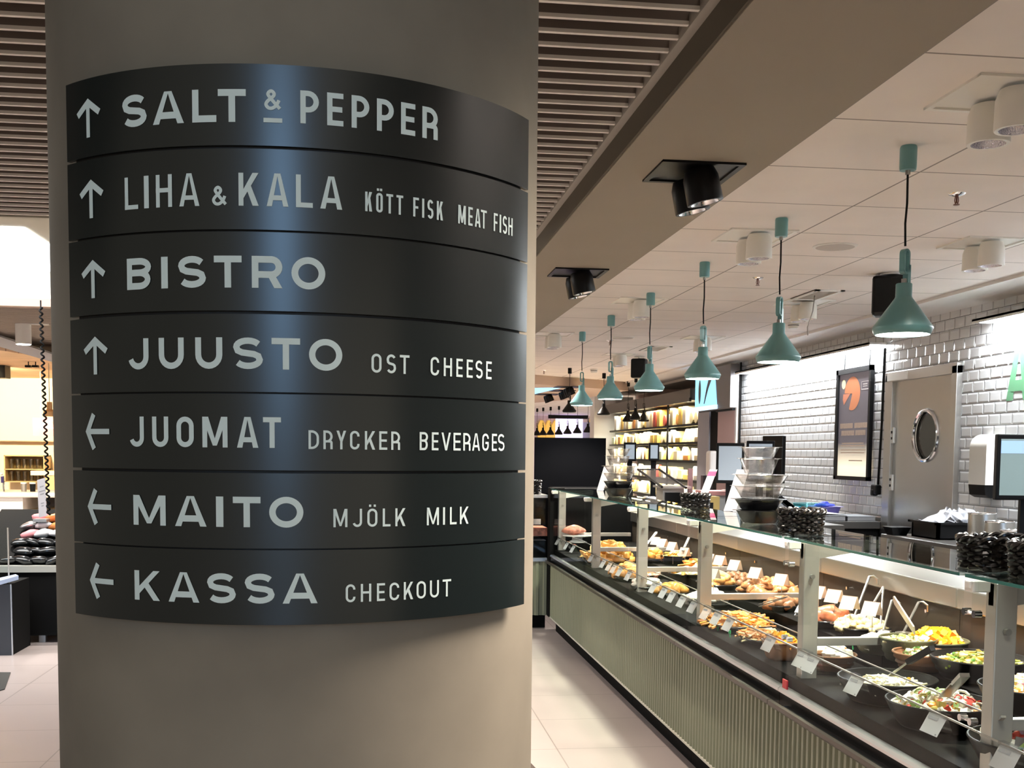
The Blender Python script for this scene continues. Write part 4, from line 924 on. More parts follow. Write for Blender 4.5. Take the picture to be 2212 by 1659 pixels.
heap(v,'fried_strips','heap of golden fried strips on the long black tray','fried food',[F['strip'],F['gold'],F['stripd']],300,['strip'],.045,.022,wts=[4,3,2],seed=14,fill=.95,level=.8)
v = vessel(1648,1375,.115,.03,M['tray'],'serving_tray','black tray of thin browned strips in front of the pumpkin box','tray',sq=.5,sx=.85,sy=1.2)
heap(v,'browned_strips','heap of thin browned strips in front of the orange pumpkin box','fried food',[F['stripd'],F['strip'],F['cheese']],190,['strip'],.035,.017,wts=[4,3,1],seed=15,fill=.95,level=.8)
v = vessel(1688,1385,.070,.075,M['terra'],'terracotta_box','tapering terracotta box of orange pumpkin cubes beside the steel post','bowl',sq=.6)
heap(v,'pumpkin_cubes','bright orange pumpkin cubes in the tapering terracotta box','vegetable',[F['orange']],70,['cube'],.045,.022,seed=16,level=.8,fill=.95)
v = vessel(1690,1306,.085,.03,M['tray'],'serving_tray','black tray of dark patties close behind the steel post of the third case','tray',sq=.5)
pieces(v,'nugget:3',F['meat'],9,'dark brown patty heaped close behind the steel post','dark patties','patty',.03,1.1,3,.8,.8)
# fourth case
v = vessel(1462,1200,.105,.06,M['bowlblack'],'serving_bowl','black faceted bowl of yellow pasta in the fourth case','bowl',sq=.3)
heap(v,'yellow_pasta','yellow pasta with peppers in the black faceted bowl','pasta',[F['pasta'],F['cheese'],F['pepper']],150,['strip','blob'],.045,.018,wts=[5,3,1],seed=17,level=.8)
v = vessel(1408,1200,.07,.03,M['paper'],'white_dish','white dish of pale salad beside the black pasta bowl','dish')
heap(v,'pale_salad','pale creamy salad on the white dish beside the pasta bowl','salad',[F['white'],F['feta']],40,['blob'],.03,.028,seed=18,level=.9)
v = vessel(1402,1240,.13,.025,M['tray'],'black_plate','round black plate of pink and cream slices, left one of two','plate')
heap(v,'pink_slices','pink and cream slices on the left black plate','cold cuts',[F['salmon'],F['white'],F['ham']],50,['half','blob'],.015,.035,seed=19,level=.9)
v = vessel(1462,1238,.13,.025,M['tray'],'black_plate','round black plate of pale slices, right one of two','plate')
heap(v,'pale_slices','pale golden slices on the right black plate','cold cuts',[F['cheese'],F['gold'],F['white']],60,['half','blob'],.025,.035,seed=20,level=.9)
v = vessel(1400,1266,.10,.025,M['tray'],'serving_tray','front black tray of white dumplings in the fourth case','tray',sq=.5)
pieces(v,'slab',F['white'],5,'white dumpling on the front black tray of the fourth case','white dumplings','dumpling',.03,1.15,6,1.1,.6)
v = vessel(1492,1258,.09,.025,M['tray'],'serving_tray','black tray of plump orange sausages behind the fourth post','tray',sq=.5)
pieces(v,'sausage:1',F['croq'],8,'plump orange sausage stacked behind the fourth post','orange sausages','sausage',.04,1.1,3,1.0,.55)
v = vessel(1452,1278,.10,.025,M['tray'],'serving_tray','black tray of spring rolls with tongs in the fourth case','tray',sq=.5,sx=.85)
pieces(v,'roll',F['gold'],11,'pale golden spring roll in the fourth case','spring rolls','spring roll',.035,1.15,4,1.1,.75)
v = vessel(1392,1206,.085,.03,M['tray'],'serving_tray','black tray of golden breaded wings at the left end of the fourth case','tray',sq=.5)
pieces(v,'nugget',F['gold'],10,'golden breaded wing at the left end of the fourth case','breaded wings','chicken',.05,1.2,5,1.0,.8)
v = vessel(1497,1228,.09,.03,M['tray'],'serving_tray','black tray of fried cutlets behind the fourth post','tray',sq=.5)
pieces(v,'fillet:4',F['gold'],9,'fried cutlet heaped behind the fourth post','fried cutlets','cutlet',.05,1.15,4,1.0,.75,flat=.4)
# fifth case
v = vessel(1345,1212,.19,.03,M['tray'],'serving_tray','black tray of a high heap of golden chicken in the fifth case','tray',sq=.5)
pieces(v,'nugget',F['gold'],34,'bright golden chicken piece in the high heap','golden chicken pieces','chicken',.13,1.5,3,1.0,.85)
v = vessel(1300,1208,.16,.03,M['tray'],'serving_tray','black tray of breaded fillets leaning in the fifth case','tray',sq=.5)
pieces(v,'fillet',F['croq'],16,'orange breaded fillet leaning in the fifth case','breaded fillets','fillet',.10,1.3,8,1.0,.8,flat=.5)
v = vessel(1308,1243,.15,.025,M['tray'],'serving_tray','front tray of brown rolls in the fifth case','tray',sq=.5,sx=.8,sy=1.3)
pieces(v,'roll:2',F['strip'],20,'brown crusty roll behind the front price cards of the fifth case','brown rolls','roll',.06,1.15,8,1.1,.85)
v = vessel(1350,1268,.075,.02,M['tray'],'serving_tray','small front tray with a pink salmon piece','tray',sq=.5,sx=.8)
pieces(v,'fillet:2',F['salmon'],1,'pink salmon fillet on the small front tray','', 'fish',.02,1.7,8,1.1,.3)
# sixth case
v = vessel(1250,1203,.14,.035,M['tray'],'serving_bowl','black dish of pale potatoes in the farthest case','bowl')
heap(v,'herbed_potatoes','pale herbed potatoes in the black dish of the farthest case','potato',[F['cheese'],F['potato'],F['leaf']],60,['blob','leaf'],.045,.034,wts=[4,3,1],seed=22,level=.9)
v = vessel(1268,1218,.09,.02,M['tray'],'serving_tray','small tray of open sandwiches in the farthest case','tray',sq=.5)
pieces(v,'fillet:3',F['chicken'],4,'open sandwich on the small tray of the farthest case','open sandwiches','sandwich',.01,1.0,8,1.1,.5)
# carving ham on a white stand
hp = at(1247,1158,X=1.76); t = thing('ham_stand',(hp.x,hp.y,.785),'white oval carving stand holding a ham in the farthest case','stand')
b = MB(); b.lathe([(.06,0),(.03,.02),(.03,hp.z-.785-.01),(.085,hp.z-.785),(.085,hp.z-.785+.01),(0,hp.z-.785+.008)],(hp.x,hp.y,.785),24,sx=1.5); b.build('plate', M['white'], t, smooth=True)
b = MB(); b.blob((hp.x-.03,hp.y,hp.z+.050),(.09,.055,.04),14,9,4,.16); tag(b.build('carved_ham', F['ham'], smooth=True, angle=80, loc=(hp.x-.04,hp.y,hp.z)),'red cured ham on the white carving stand','ham')
# price cards on the front rail
def card_m():
    t = thing('price_card',(0,0,0),'x','price card','white price cards clipped to the front tag rail')
    b = MB(); b.add([(-.002,-.044,.0),(-.032,-.044,-.052),(-.032,.044,-.052),(-.002,.044,0)],[(0,1,2,3)]); cd = b.build('card', M['paper'], t)
    b = MB(); b.add([(-.0062,-.010,-.006),(-.0112,-.010,-.014),(-.0112,.038,-.014),(-.0062,.038,-.006)],[(0,1,2,3)]); b.add([(-.0290,-.036,-.0455),(-.0310,-.036,-.0495),(-.0310,-.030,-.0495),(-.0290,-.030,-.0455)],[(0,1,2,3)]); b.build('print', M['print'], cd)
    b = MB(); b.add([(0,-.046,.001),(-.0325,-.046,-.054),(-.0325,.046,-.054),(0,.046,.001),(.020,-.046,-.052),(.020,.046,-.052)],[(0,4,5,3)]); b.build('holder', M['acrylic'], t)
    b = MB(); b.box((-.006,-.046,-.002),(.012,.046,.010)); b.build('clip', M['acrylic'], t)
    return t
ORD = 'first second third fourth fifth sixth seventh eighth ninth tenth eleventh twelfth thirteenth fourteenth fifteenth sixteenth seventeenth eighteenth nineteenth twentieth twenty-first twenty-second twenty-third twenty-fourth twenty-fifth'.split()
_c = card_m()
FR = [(2185,1605),(2028,1540),(1855,1450),(1760,1418),(1738,1408),(1668,1382),(1580,1340),(1553,1328),(1530,1318),(1502,1302),(1478,1290),(1456,1280),(1438,1272),(1416,1260),(1362,1238),(1343,1229),(1330,1223),(1320,1217),(1307,1211),(1281,1200),(1241,1180),(1227,1174),(1208,1165)]
for i,q in enumerate(FR):
    p = at(*q,X=1.598); p.z = .818
    o = _c if i == 0 else dup(_c,p); o.location = p; o.rotation_euler = (0,0,.08); tag(o,'white price card on the front tag rail, %s from the right'%ORD[i],'price card','white price cards clipped to the front tag rail')
def card_stick():
    t = thing('rear_price_card',(0,0,0),'x','price card','white price cards on picks at the back of the food')
    b = MB(); b.add([(0,-.036,.0),(-.028,-.036,-.055),(-.028,.036,-.055),(0,.036,0)],[(0,1,2,3)]); b.build('card', M['paper'], t)
    b = MB(); b.add([(.002,-.038,.002),(.002,.038,.002),(.022,.038,-.055),(.022,-.038,-.055)],[(0,1,2,3)]); b.build('holder', mat('card_back_tan',(.50,.38,.28),.5), t)
    b = MB(); b.tube([(.004,.0,-.004),(.006,0,-.15)],.0016,5); b.build('pick', M['steel'], t)
    return t
_r2 = card_stick()
RR = [(1884,1300),(1836,1288),(1803,1274),(1768,1266),(1688,1240),(1633,1226),(1588,1210),(1556,1200),(1533,1196),(1541,1228),(1479,1183),(1453,1171),(1432,1164),(1418,1160)]
for i,q in enumerate(RR):
    X_ = 2.02 if q != (1541,1228) else 1.85
    p = at(*q,X=X_)
    o = _r2 if i == 0 else dup(_r2,p); o.location = p; o.rotation_euler = (0,0,.55); tag(o,'white price card on a pick at the back of the food, %s from the right'%ORD[i],'price card','white price cards on picks at the back of the food')
    if p.z-.15 > .80:
        pass
# serving tools
def tool(name, lab, cat, p0, p1, parts):
    t = thing(name, p1, lab, cat); 
    for nm,fn,m_ in parts:
        b = MB(); fn(b); b.build(nm, m_, t, smooth=True, angle=50)
    return t
def P3(px,py,X): return at(px,py,X=X)
# black handled spoon in the grated salad
a_, m_, e_ = P3(2014,1400,1.86), P3(1962,1430,1.82), P3(1912,1466,1.77)
def flatbar(b, p, q, w, th, mi=0):
    d = (q-p); L = d.length; d.normalize(); s = d.cross(Vector((0,0,1))).normalized(); u = s.cross(d)
    vs = [pp+s*(w/2*i)+u*(th/2*j) for pp in (p,q) for i,j in ((-1,-1),(1,-1),(1,1),(-1,1))]
    b.add(vs,[(0,1,2,3),(7,6,5,4),(0,4,5,1),(1,5,6,2),(2,6,7,3),(3,7,4,0)],mi)
tool('serving_spoon','black handled steel serving spoon resting in the pale grated salad','spoon',a_,e_,[('handle',lambda b: flatbar(b,a_,m_,.026,.018),M['black']),('blade',lambda b: (flatbar(b,m_,m_.lerp(e_,.35),.020,.004), flatbar(b,m_.lerp(e_,.35),e_,.032,.003)),M['steel'])])
a2,e2 = P3(2084,1458,1.66), P3(2040,1505,1.68); m2 = a2.lerp(e2,.4)
tool('serving_spoon','plain steel serving spoon standing in the white cheese salad by the glass joint','spoon',a2,e2,[('handle',lambda b: flatbar(b,a2,m2,.028,.012),M['steel']),('blade',lambda b: flatbar(b,m2,e2,.034,.004),M['steel'])])
a3,e3 = P3(2168,1548,1.62), P3(2135,1578,1.64)
tool('serving_spoon','steel spoon handle rising from the tomato feta salad at bottom right','spoon',a3,e3,[('handle',lambda b: flatbar(b,a3,e3,.012,.006),M['steel'])])
for px0,py0,px1,py1,lab,kind in ((1878,1246,1838,1352,'hooked ladle with bare handle leaning at far left of the rear tools','hook'),(1908,1268,1862,1345,'thin steel tongs leaning behind the rear price cards','tongs'),(1926,1298,1908,1362,'hook handled ladle left of the slotted spatula','hook'),(1984,1302,1952,1366,'hook handled ladle right of the slotted spatula','hook')):
    p = P3(px0,py0,2.20); q = P3(px1,py1,2.06)
    t = thing('ladle' if kind == 'hook' else 'tongs', q, lab, 'serving tool')
    b = MB()
    if kind == 'hook':
        pts = [p+Vector((.03,-.02,-.035)),p+Vector((.028,-.02,-.008)),p+Vector((.014,-.01,.004)),p,p.lerp(q,.25),q]; b.tube(pts,[.004,.005,.006,.006,.006,.005],8)
    else: b.tube([p,q],.005,8).tube([p+Vector((.0,0,0)),q+Vector((.07,-.03,.0))],.005,8)
    b.build('handle', M['steel'], t, smooth=True)
    if kind == 'hook':
        b = MB(); b.shell([(0,-.03),(.02,-.024),(.032,0),(.030,0),(.018,-.021),(0,-.026)], tuple(q), 16); b.build('cup', M['steel'], t, smooth=True)
p = P3(1932,1296,2.12); q = P3(1975,1362,2.0)
t = thing('spatula', q, 'grey slotted spatula leaning upright between two hook handled ladles', 'spatula')
b = MB(); d_ = (q-p).normalized(); s_ = d_.cross(Vector((.5,-1,0))).normalized(); w_ = .017
ring = [p+d_*(.017-.017*math.cos(a))+s_*w_*math.sin(a) for a in [PI*i/6-PI/2 for i in range(7)]]
n_ = d_.cross(s_)*.003
poly = [p+s_*w_,p+d_*.005+s_*w_*1.05,q+s_*w_*.9,q-s_*w_*.9,p-s_*w_,p-d_*.014-s_*w_*.5,p-d_*.014+s_*w_*.5]
b.add([v_-n_ for v_ in poly]+[v_+n_ for v_ in poly],[tuple(range(7)),tuple(range(7,14))[::-1]]+[(i,(i+1)%7,7+(i+1)%7,7+i) for i in range(7)]); b.build('blade', M['alu'], t)
b = MB(); b.add([p+d_*.008+s_*.004-n_*1.2,p+d_*.030+s_*.004-n_*1.2,p+d_*.030-s_*.004-n_*1.2,p+d_*.008-s_*.004-n_*1.2],[(0,1,2,3)]); b.build('slot', M['black'], t)
for px0,py0,px1,py1,X0,X1,lab in ((1418,1153,1396,1178,2.1,2.0,'steel spoon leaning in the fourth case beside rear price cards'),(1488,1165,1475,1190,2.1,2.0,'steel spoon leaning in the black pasta bowl'),(1720,1330,1738,1290,1.75,1.95,'steel tongs leaning beside the roast joints by the post'),(1640,1310,1700,1290,1.8,1.9,'flat steel tongs lying across the strips and drumsticks')):
    p,q = P3(px0,py0,X0),P3(px1,py1,X1); t = thing('serving_tongs',q,lab,'serving tool'); b = MB(); flatbar(b,p,q,.016,.004); b.build('arm', M['steel'], t); b = MB(); flatbar(b,p+Vector((0,0,.012)),q+Vector((0,.0,.002)),.016,.004); b.build('arm', M['steel'], t)
# small picks
M['pick'] = mat('pick_green',(.02,.45,.14),.4)
for i,(px,py,X_,lab) in enumerate(((1841,1384,1.86,'green plastic pick in the poached chicken'),(1645,1362,1.75,'green plastic pick in the browned strips'),(1550,1353,1.63,'green leaf pick below the front price cards of the third case'),(1576,1365,1.63,'second green leaf pick beside the first in the third case'))):
    p = at(px,py,X=X_); t = thing('food_pick',p,lab,'pick','green food picks'); b = MB(); b.cbox(p,(.004,.016,.018),(0,0,.4)); b.build('flag',M['pick'],t,bevel=.004); b = MB(); b.tube([p,p+Vector((.004,0,-.035))],.0025,6); b.build('stem',M['pick'],t)
# ------------------------------------------------------------------ on the glass shelf
GZ = 1.2465
def basket(p, r, h, lab, sx=1.0, sy=1.0):
    t = thing('wicker_basket', p, lab, 'basket', 'black wicker baskets on the glass shelf')
    b = MB(); n = 15; N_ = 60; rows = max(5,int(h/.0105))
    for k in range(rows):
        z = p[2]+.006+h*.93*k/rows; rr = r*(.92+.08*k/rows)
        pts = []
        for i in range(N_):
            a = 2*PI*i/N_; w_ = .006*math.cos(a*n+(k%2)*PI); pts.append((p[0]+(rr+w_)*math.cos(a)*sx, p[1]+(rr+w_)*math.sin(a)*sy, z+.0025*math.sin(a*n*.5+k)))
        b.tube(pts,.0062,5,closed=True)
    b.build('woven_side', M['wicker'], t, smooth=True)
    b = MB()
    for j in range(2):
        pts = [(p[0]+(r*1.0+.008*math.cos(a*10+j*PI))*math.cos(a)*sx, p[1]+(r*1.0+.008*math.cos(a*10+j*PI))*math.sin(a)*sy, p[2]+h*.96+.007*math.sin(a*10+j*PI)) for a in [2*PI*i/120 for i in range(120)]]
        b.tube(pts,.0065,6,closed=True)
    b.build('braided_rim', M['wicker'], t, smooth=True)
    b = MB(); b.lathe([(r*.9,.003),(r*.9,.007)],tuple(p),30,sx=sx,sy=sy); b.build('base', M['wicker'], t)
    return t
p = at(1730,1152,Z=GZ); basket(p,.082,.092,'black wicker basket right of the nearer tower of plastic tubs',1.0,1.1)
p = at(1502,1096,Z=GZ); basket(p,.078,.075,'black wicker basket far back with a card leaning behind it')
p = at(2160,1236,Z=GZ); basket((1.70,2.87,GZ),.098,.085,'black wicker basket at right edge, rear one of two',1.0,1.1)
basket((1.695,2.64,GZ),.085,.085,'black wicker basket cut by the right edge, front one of two')
def tub(p, r, h, m, lab, sq=.45, name='plastic_tub', rot=.2, sx=1.0):
    t = thing(name, p, lab, 'tub'); x,y,z = p
    b = MB(); b.shell([(0,.001),(r*.60,.001),(r*.66,.004),(r*.90,h-.004),(r*.88,h-.004),(r*.64,.006),(0,.005)],(x,y,z),36,sq=sq,rot=rot,sx=sx); b.build('tub_body', m, t, smooth=True, angle=50)
    b = MB(); b.shell([(r*.88,h-.006),(r*.91,h-.003),(r*1.06,h-.002),(r*1.06,h),(r*.90,h),(r*.88,h-.003)],(x,y,z),36,sq=sq,rot=rot,sx=sx); b.build('rim', m, t, smooth=True, angle=50)
    return t
def tower(px,py,lab):
    p = at(px,py,Z=GZ); z = GZ; xs = p.x; 
    for r,h,m,ln,dx in ((.100,.058,M['tray'],'bottom black tub',0),(.104,.050,M['tray'],'second black tub',-.004),(.108,.058,M['plastic'],'lower wide clear tub',-.002),(.112,.050,M['plastic'],'upper wide clear tub',.006),(.082,.072,M['plastic'],'small deep clear tub',-.008),(.080,.050,M['plastic'],'topmost small clear tub',-.004)):
        tub((xs+dx,p.y,z+.0005),r,h,m,'%s of the %s'%(ln,lab),rot=.2); z += h+.0005
tower(1640,1130,'nearer plastic tub tower'); tower(1336,1072,'farther plastic tub tower')
# leaning cards
def lean(px0,py0,px1,py1,Y0,w_,lab,top=None):
    p = at(px0,py0,Z=GZ+.001); q = at(px1,py1,Y=p.y+.02); t = thing('leaning_card',p,lab,'card','tall white cards leaning on the glass shelf')
    d = q-p; s = Vector((math.cos(.15),-math.sin(.15),0))*w_; b = MB(); n = d.cross(s).normalized()*.0015
    vs = [p,p+s,q+s,q]; b.add([v_ for v_ in vs]+[v_+n for v_ in vs],[(0,1,2,3),(7,6,5,4),(0,4,5,1),(1,5,6,2),(2,6,7,3),(3,7,4,0)]); cd = b.build('sheet',M['paper'],t)
    if top:
        b = MB(); e = n*-.6; a0,a1 = p.lerp(q,.74),p.lerp(q,.92); b.add([a0+e,a0+s+e,a1+s+e,a1+e],[(0,1,2,3)]); b.build('printed_band', mat('magenta_band',(.75,.10,.22),.5), cd)
    b = MB(); f0 = p+Vector((.0,.05,0)); b.add([p,p+s,f0+s,f0,p+n*2,p+s+n*2,f0+s+Vector((0,0,.002)),f0+Vector((0,0,.002))],[(0,1,2,3),(4,5,6,7)]); b.build('foot', M['acrylic'], t)
lean(1563,1104,1592,1014,0,.066,'tall white card leaning left of the nearer plastic tub tower')
lean(1512,1068,1533,1014,0,.060,'tall white card with a magenta band leaning behind the far basket',True)
lean(1289,1060,1305,1008,0,.055,'tall white card leaning left of the farther plastic tub tower')
# ------------------------------------------------------------------ scales, tills and clutter on the staff side
def screen(name, c, w, h, rz, lab, cat, scol, es, d=.04, stand=True, foot=None, ui=None, face=-1):
    """upright flat screen whose face looks along -y before turning by rz"""
    t = thing(name, (c[0],c[1],foot if foot is not None else c[2]-h/2), lab, cat); t.rotation_euler = (0,0,rz)
    o = Vector((0,0,c[2]-t.location.z))
    def add(fn,nm,m_,par=t,bev=0):
        b = MB(); fn(b); ob = b.build(nm,m_,None,bevel=bev,loc=(0,0,0)); ob.parent = par; return ob
    add(lambda b: b.box((-w/2,0,o.z-h/2),(w/2,d,o.z+h/2)),'housing',M['black'],bev=.006)
    s = add(lambda b: b.box((-w/2+.02,-.002,o.z-h/2+.025),(w/2-.02,0,o.z+h/2-.025)),'display',scol)
    if ui: add(lambda b: b.box((-w/2+.02,-.0028,o.z+h/2-.10),(w/2-.02,-.002,o.z+h/2-.035)),'title_bar',ui,s)
    if foot is not None:
        add(lambda b: b.box((-.03,d,0),(.03,d+.03,o.z)),'stand',M['black'])
        add(lambda b: b.box((-.11,-.05,0),(.11,.17,.02)),'foot',M['black'],bev=.004)
    return t
M['scrgrey'] = mat('screen_grey_green',(.10,.13,.13),.15,emit=(.20,.27,.27),es=.32); M['scrblue'] = mat('screen_blue_bar',(.1,.15,.25),.2,emit=(.28,.42,.72),es=.45); M['scroff'] = mat('screen_bluegrey',(.22,.25,.28),.25,emit=(.25,.29,.33),es=.25)
# staff-side counter that the tills stand on
b = MB(); b.box((2.62,7.6,0),(3.50,12.6,1.02)); t = thing('till_counter',(3.06,10.1,0),'dark service counter behind the display cases carrying tills and scales','counter')
b.v = []; b.f = []; b.m = []; b.box((2.64,7.9,.98),(3.46,12.6,1.04)); b.build('top', mat('counter_top_dark',(.05,.045,.04),.3), t)
b = MB(); b.box((2.68,7.94,0),(3.42,12.5,.98)); b.build('cabinet', M['black'], t)
screen('till_screen',(2.82,8.65,1.485),.22,.32,-.30,'till screen left edge of a cluster behind the nearer tub tower','screen',M['scroff'],0,foot=1.04)
screen('till_screen',(3.21,9.05,1.50),.23,.34,-.30,'grey till screen directly behind the top of the nearer tub tower','screen',M['scroff'],0,foot=1.04)
t = screen('till_screen',(3.47,9.40,1.515),.27,.41,1.9,'black back of a large till screen in front of the white tiles','screen',M['scroff'],0,foot=1.04)
screen('till_screen',(3.42,5.50,1.50),.36,.345,-.15,'till screen at the right edge showing grey green with a blue bar','screen',M['scrgrey'],0,foot=1.0,ui=M['scrblue'])
for px,py,Y,w,h,lab in ((1361,976,12.3,.14,.21,'small grey till screen left of two in front of the cheese shelves'),(1413,976,12.3,.12,.20,'small dark till screen right of two in front of the cheese shelves')):
    c = at(px,py,Y=Y); screen('till_screen',c,w,h,-.2,lab,'screen',M['scroff'],0,foot=1.04,d=.10)
def simple(name, cat, lab, parts, loc, group=None):
    t = thing(name, loc, lab, cat, group)
    for nm,fn,m_,*r in parts:
        b = MB(); fn(b); b.build(nm,m_,t,smooth=bool(r and r[0]),bevel=(r[1] if len(r)>1 else 0))
    return t
# counter scale with slanted glass
c = at(1440,1088,Y=10.2); zt = 1.04
g0,g1,g2,g3 = at(1378,1014,Y=10.4),at(1424,1014,Y=10.4),at(1482,1054,Y=9.6),at(1430,1052,Y=9.6)
x0_ = g0.x
simple('slicing_machine','machine','pink lidded machine with slanted black framed glass behind the glass shelf',[
  ('body',lambda b: b.box((2.86,9.5,zt),(3.12,9.9,1.20)),M['steeldull']),('tray',lambda b: b.box((2.88,9.42,1.20),(3.16,9.80,1.235)),mat('pink_tray',(.62,.30,.30),.4)),
  ('glass_shield',lambda b: b.add([g0,g1,g2,g3],[(0,1,2,3)]),M['acrylic']),('shield_frame',lambda b: b.tube([g0,g3],.011,6).tube([g1,g2],.011,6).tube([g0,g1],.008,6),M['black']),
  ('post',lambda b: b.box((2.93,10.2,zt),(2.97,10.24,1.42)),mat('pink_post',(.60,.34,.34),.4)),('post',lambda b: b.box((3.01,10.0,zt),(3.10,10.08,1.36)),M['wicker'])],(2.98,9.8,zt))
simple('weighing_scale','scale','dark grey weighing scale beside the pink lidded machine',[('body',lambda b: b.box((2.66,10.1,zt),(2.86,10.35,1.24)),M['steeldull']),('platter',lambda b: b.box((2.64,10.0,1.24),(2.90,10.4,1.26)),M['steel']),('keypad',lambda b: b.box((2.68,10.08,1.10),(2.84,10.10,1.2)),M['black'])],(2.76,10.2,zt))
b = MB(); rnd = random.Random(5)
for i,(px,py) in enumerate(((1408,1064),(1428,1062),(1450,1064),(1394,1054))):
    p = at(px,py,Y=11.6); p.z = 1.045; q = MB(); q.blob((p.x,p.y,1.075),(.055,.09,.030),14,7,i,.3); tag(q.build('crumpled_paper',M['paper'],smooth=True,loc=(p.x,p.y,1.045)),'crumpled white paper bag on the till counter, %s from the left'%('second third fourth first'.split()[i]),'paper bag','crumpled paper bags on the till counter')
yb = at(1560,1072,Y=9.3)
simple('tape_box','box','yellow printed cardboard box left of the leaning white card',[('carton',lambda b: b.box((2.78,9.15,zt),(2.90,9.30,1.20)),mat('carton_yellow',(.50,.36,.12),.6)),('label',lambda b: b.box((2.805,9.148,1.07),(2.845,9.15,1.15)),M['black'])],(2.84,9.2,zt))
sp = at(1563,1045,Y=9.6)
simple('spray_bottle','bottle','white spray bottle in front of the pink panel',[('body',lambda b: b.lathe([(.034,0),(.036,.10),(.014,.15),(.014,.17)],(sp.x,9.6,zt),16),M['white'],True),('trigger',lambda b: b.box((sp.x-.012,9.56,zt+.17),(sp.x+.05,9.62,zt+.205)),M['white'])],(sp.x,9.6,zt))
kb = at(1737,1090,Z=1.04); kb = Vector((3.25,8.35,1.04))
simple('knife_block','knife block','wooden knife block with fanned black handles on the till counter',[('block',lambda b: b.cbox((3.25,8.35,1.085),(.10,.14,.09),(0,0,.2)),mat('block_wood',(.55,.33,.15),.5)),
   *[('knife_handle',(lambda i: lambda b: flatbar(b,Vector((3.27-.015*i,8.35,1.13)),Vector((3.15-.022*i,8.35,1.22+.012*i-.01*abs(i-1))),.022,.022))(i),M['black']) for i in range(4)]],(3.25,8.35,1.04))
simple('cloth_roll','roll','small blue cloth roll left of the knife block',[('cloth',lambda b: b.tube([(3.08,8.6,1.065),(3.20,8.55,1.065)],.025,12),mat('cloth_blue',(.03,.08,.55),.6),True)],(3.14,8.6,1.04))
# binders, trays and tubs on the worktop under the poster
for i,(x0,x1,y0_,y1_,z0,z1,m_,lab) in enumerate(((3.66,3.98,9.05,9.42,1.0,1.045,mat('binder_black',(.02,.02,.022),.4),'black ring binder lying at the near end of the steel worktop'),(4.00,4.26,9.08,9.45,1.0,1.04,mat('binder_grey',(.20,.21,.22),.4),'grey ring binder lying beside the door frame'))):
    simple('ring_binder','binder',lab,[('cover',lambda b: b.box((x0,y0_,z0),(x1,y1_,z0+.004)).box((x0,y0_,z1-.004),(x1,y1_,z1)).box((x0,y0_,z0),(x0+.004,y1_,z1)),m_),('pages',lambda b: b.box((x0+.006,y0_+.004,z0+.005),(x1-.012,y1_-.004,z1-.005)),M['paper'])],(x0,y0_,z0))
q = MB(); 
for i in range(4): q.cbox((3.84+.01*i,9.3,1.049+.004*i),(.34,.26,.003),(0.03*(i-1),.02*i,.1+.12*i))
tag(q.build('loose_papers',M['paper'],loc=(3.84,9.3,1.046)),'loose white papers under the purple plastic tubs','papers')
tub((3.86,9.62,1.001),.13,.13,glassmat('teal_clear',(.55,.85,.88),2.0,.2),'pale teal plastic tub on the worktop under the poster',.4)
tub((4.02,9.60,1.001),.13,.10,mat('purple_plastic',(.16,.13,.42),.35),'purple plastic tub next to the teal tub',.4)
q = MB(); q.blob((4.0,9.60,1.115),(.08,.06,.025),12,7,3,.3); tag(q.build('blue_cloth',mat('cloth_navy',(.02,.04,.40),.7),smooth=True,loc=(4.0,9.6,1.10)),'crumpled dark blue cloth on the purple tub','cloth')
# crate with plastic bag, dark trays, steel canisters, ladle on the dark worktop
t = thing('bread_crate',(3.92,7.2,1.0),'black crate with a clear plastic bag, on the dark worktop before the door','crate')
b = MB()
for lo,hi in (((3.72,7.02,1.0),(4.12,7.04,1.11)),((3.72,7.36,1.0),(4.12,7.38,1.11)),((3.72,7.02,1.0),(3.74,7.38,1.11)),((4.10,7.02,1.0),(4.12,7.38,1.11)),((3.72,7.02,1.0),(4.12,7.38,1.01)),((3.70,7.00,1.10),(4.14,7.03,1.115)),((3.70,7.37,1.10),(4.14,7.40,1.115)),((3.70,7.0,1.10),(3.73,7.40,1.115)),((4.11,7.0,1.10),(4.14,7.40,1.115))): b.box(lo,hi)
b.build('crate_body', M['black'], t)
rnd = random.Random(11); b = MB(); N_ = 18; vs = []; fs = []
for j in range(7):
    for i in range(N_):
        a = 2*PI*i/N_; u = j/6; rr = .19*(1-u*.75)*(1+.25*rnd.uniform(-1,1)); vs.append((3.92+rr*math.cos(a),7.2+rr*.85*math.sin(a),1.10+.085*u+rnd.uniform(-.02,.03)+(0.06 if (i in (1,2,12) and j<3) else 0)))
for j in range(6):
    for i in range(N_): fs.append((j*N_+i,j*N_+(i+1)%N_,(j+1)*N_+(i+1)%N_,(j+1)*N_+i))
b.add(vs,fs); M['bag'] = mat('bag_film',(.80,.82,.88),.25); M['bag'].node_tree.nodes['Principled BSDF'].inputs['Alpha'].default_value = .45; b.build('bag', M['bag'], None, loc=(3.92,7.2,1.1))
tag(bpy.data.objects['bag'],'crumpled clear plastic bag bulging out of the black crate','plastic bag'); bpy.data.objects['bag'].name = 'plastic_bag'
simple('stacked_tray','tray','small dark tray left of the black crate on the worktop',[('tray_body',lambda b: b.shell([(0,.001),(.07,.001),(.10,.055),(.095,.055),(.066,.006),(0,.005)],(3.66,7.48,1.0),4,rot=PI/4),M['black']),('rim',lambda b: b.shell([(.098,.053),(.108,.055),(.108,.058),(.098,.058)],(3.66,7.48,1.0),4,rot=PI/4),M['black'])],(3.66,7.48,1.0))
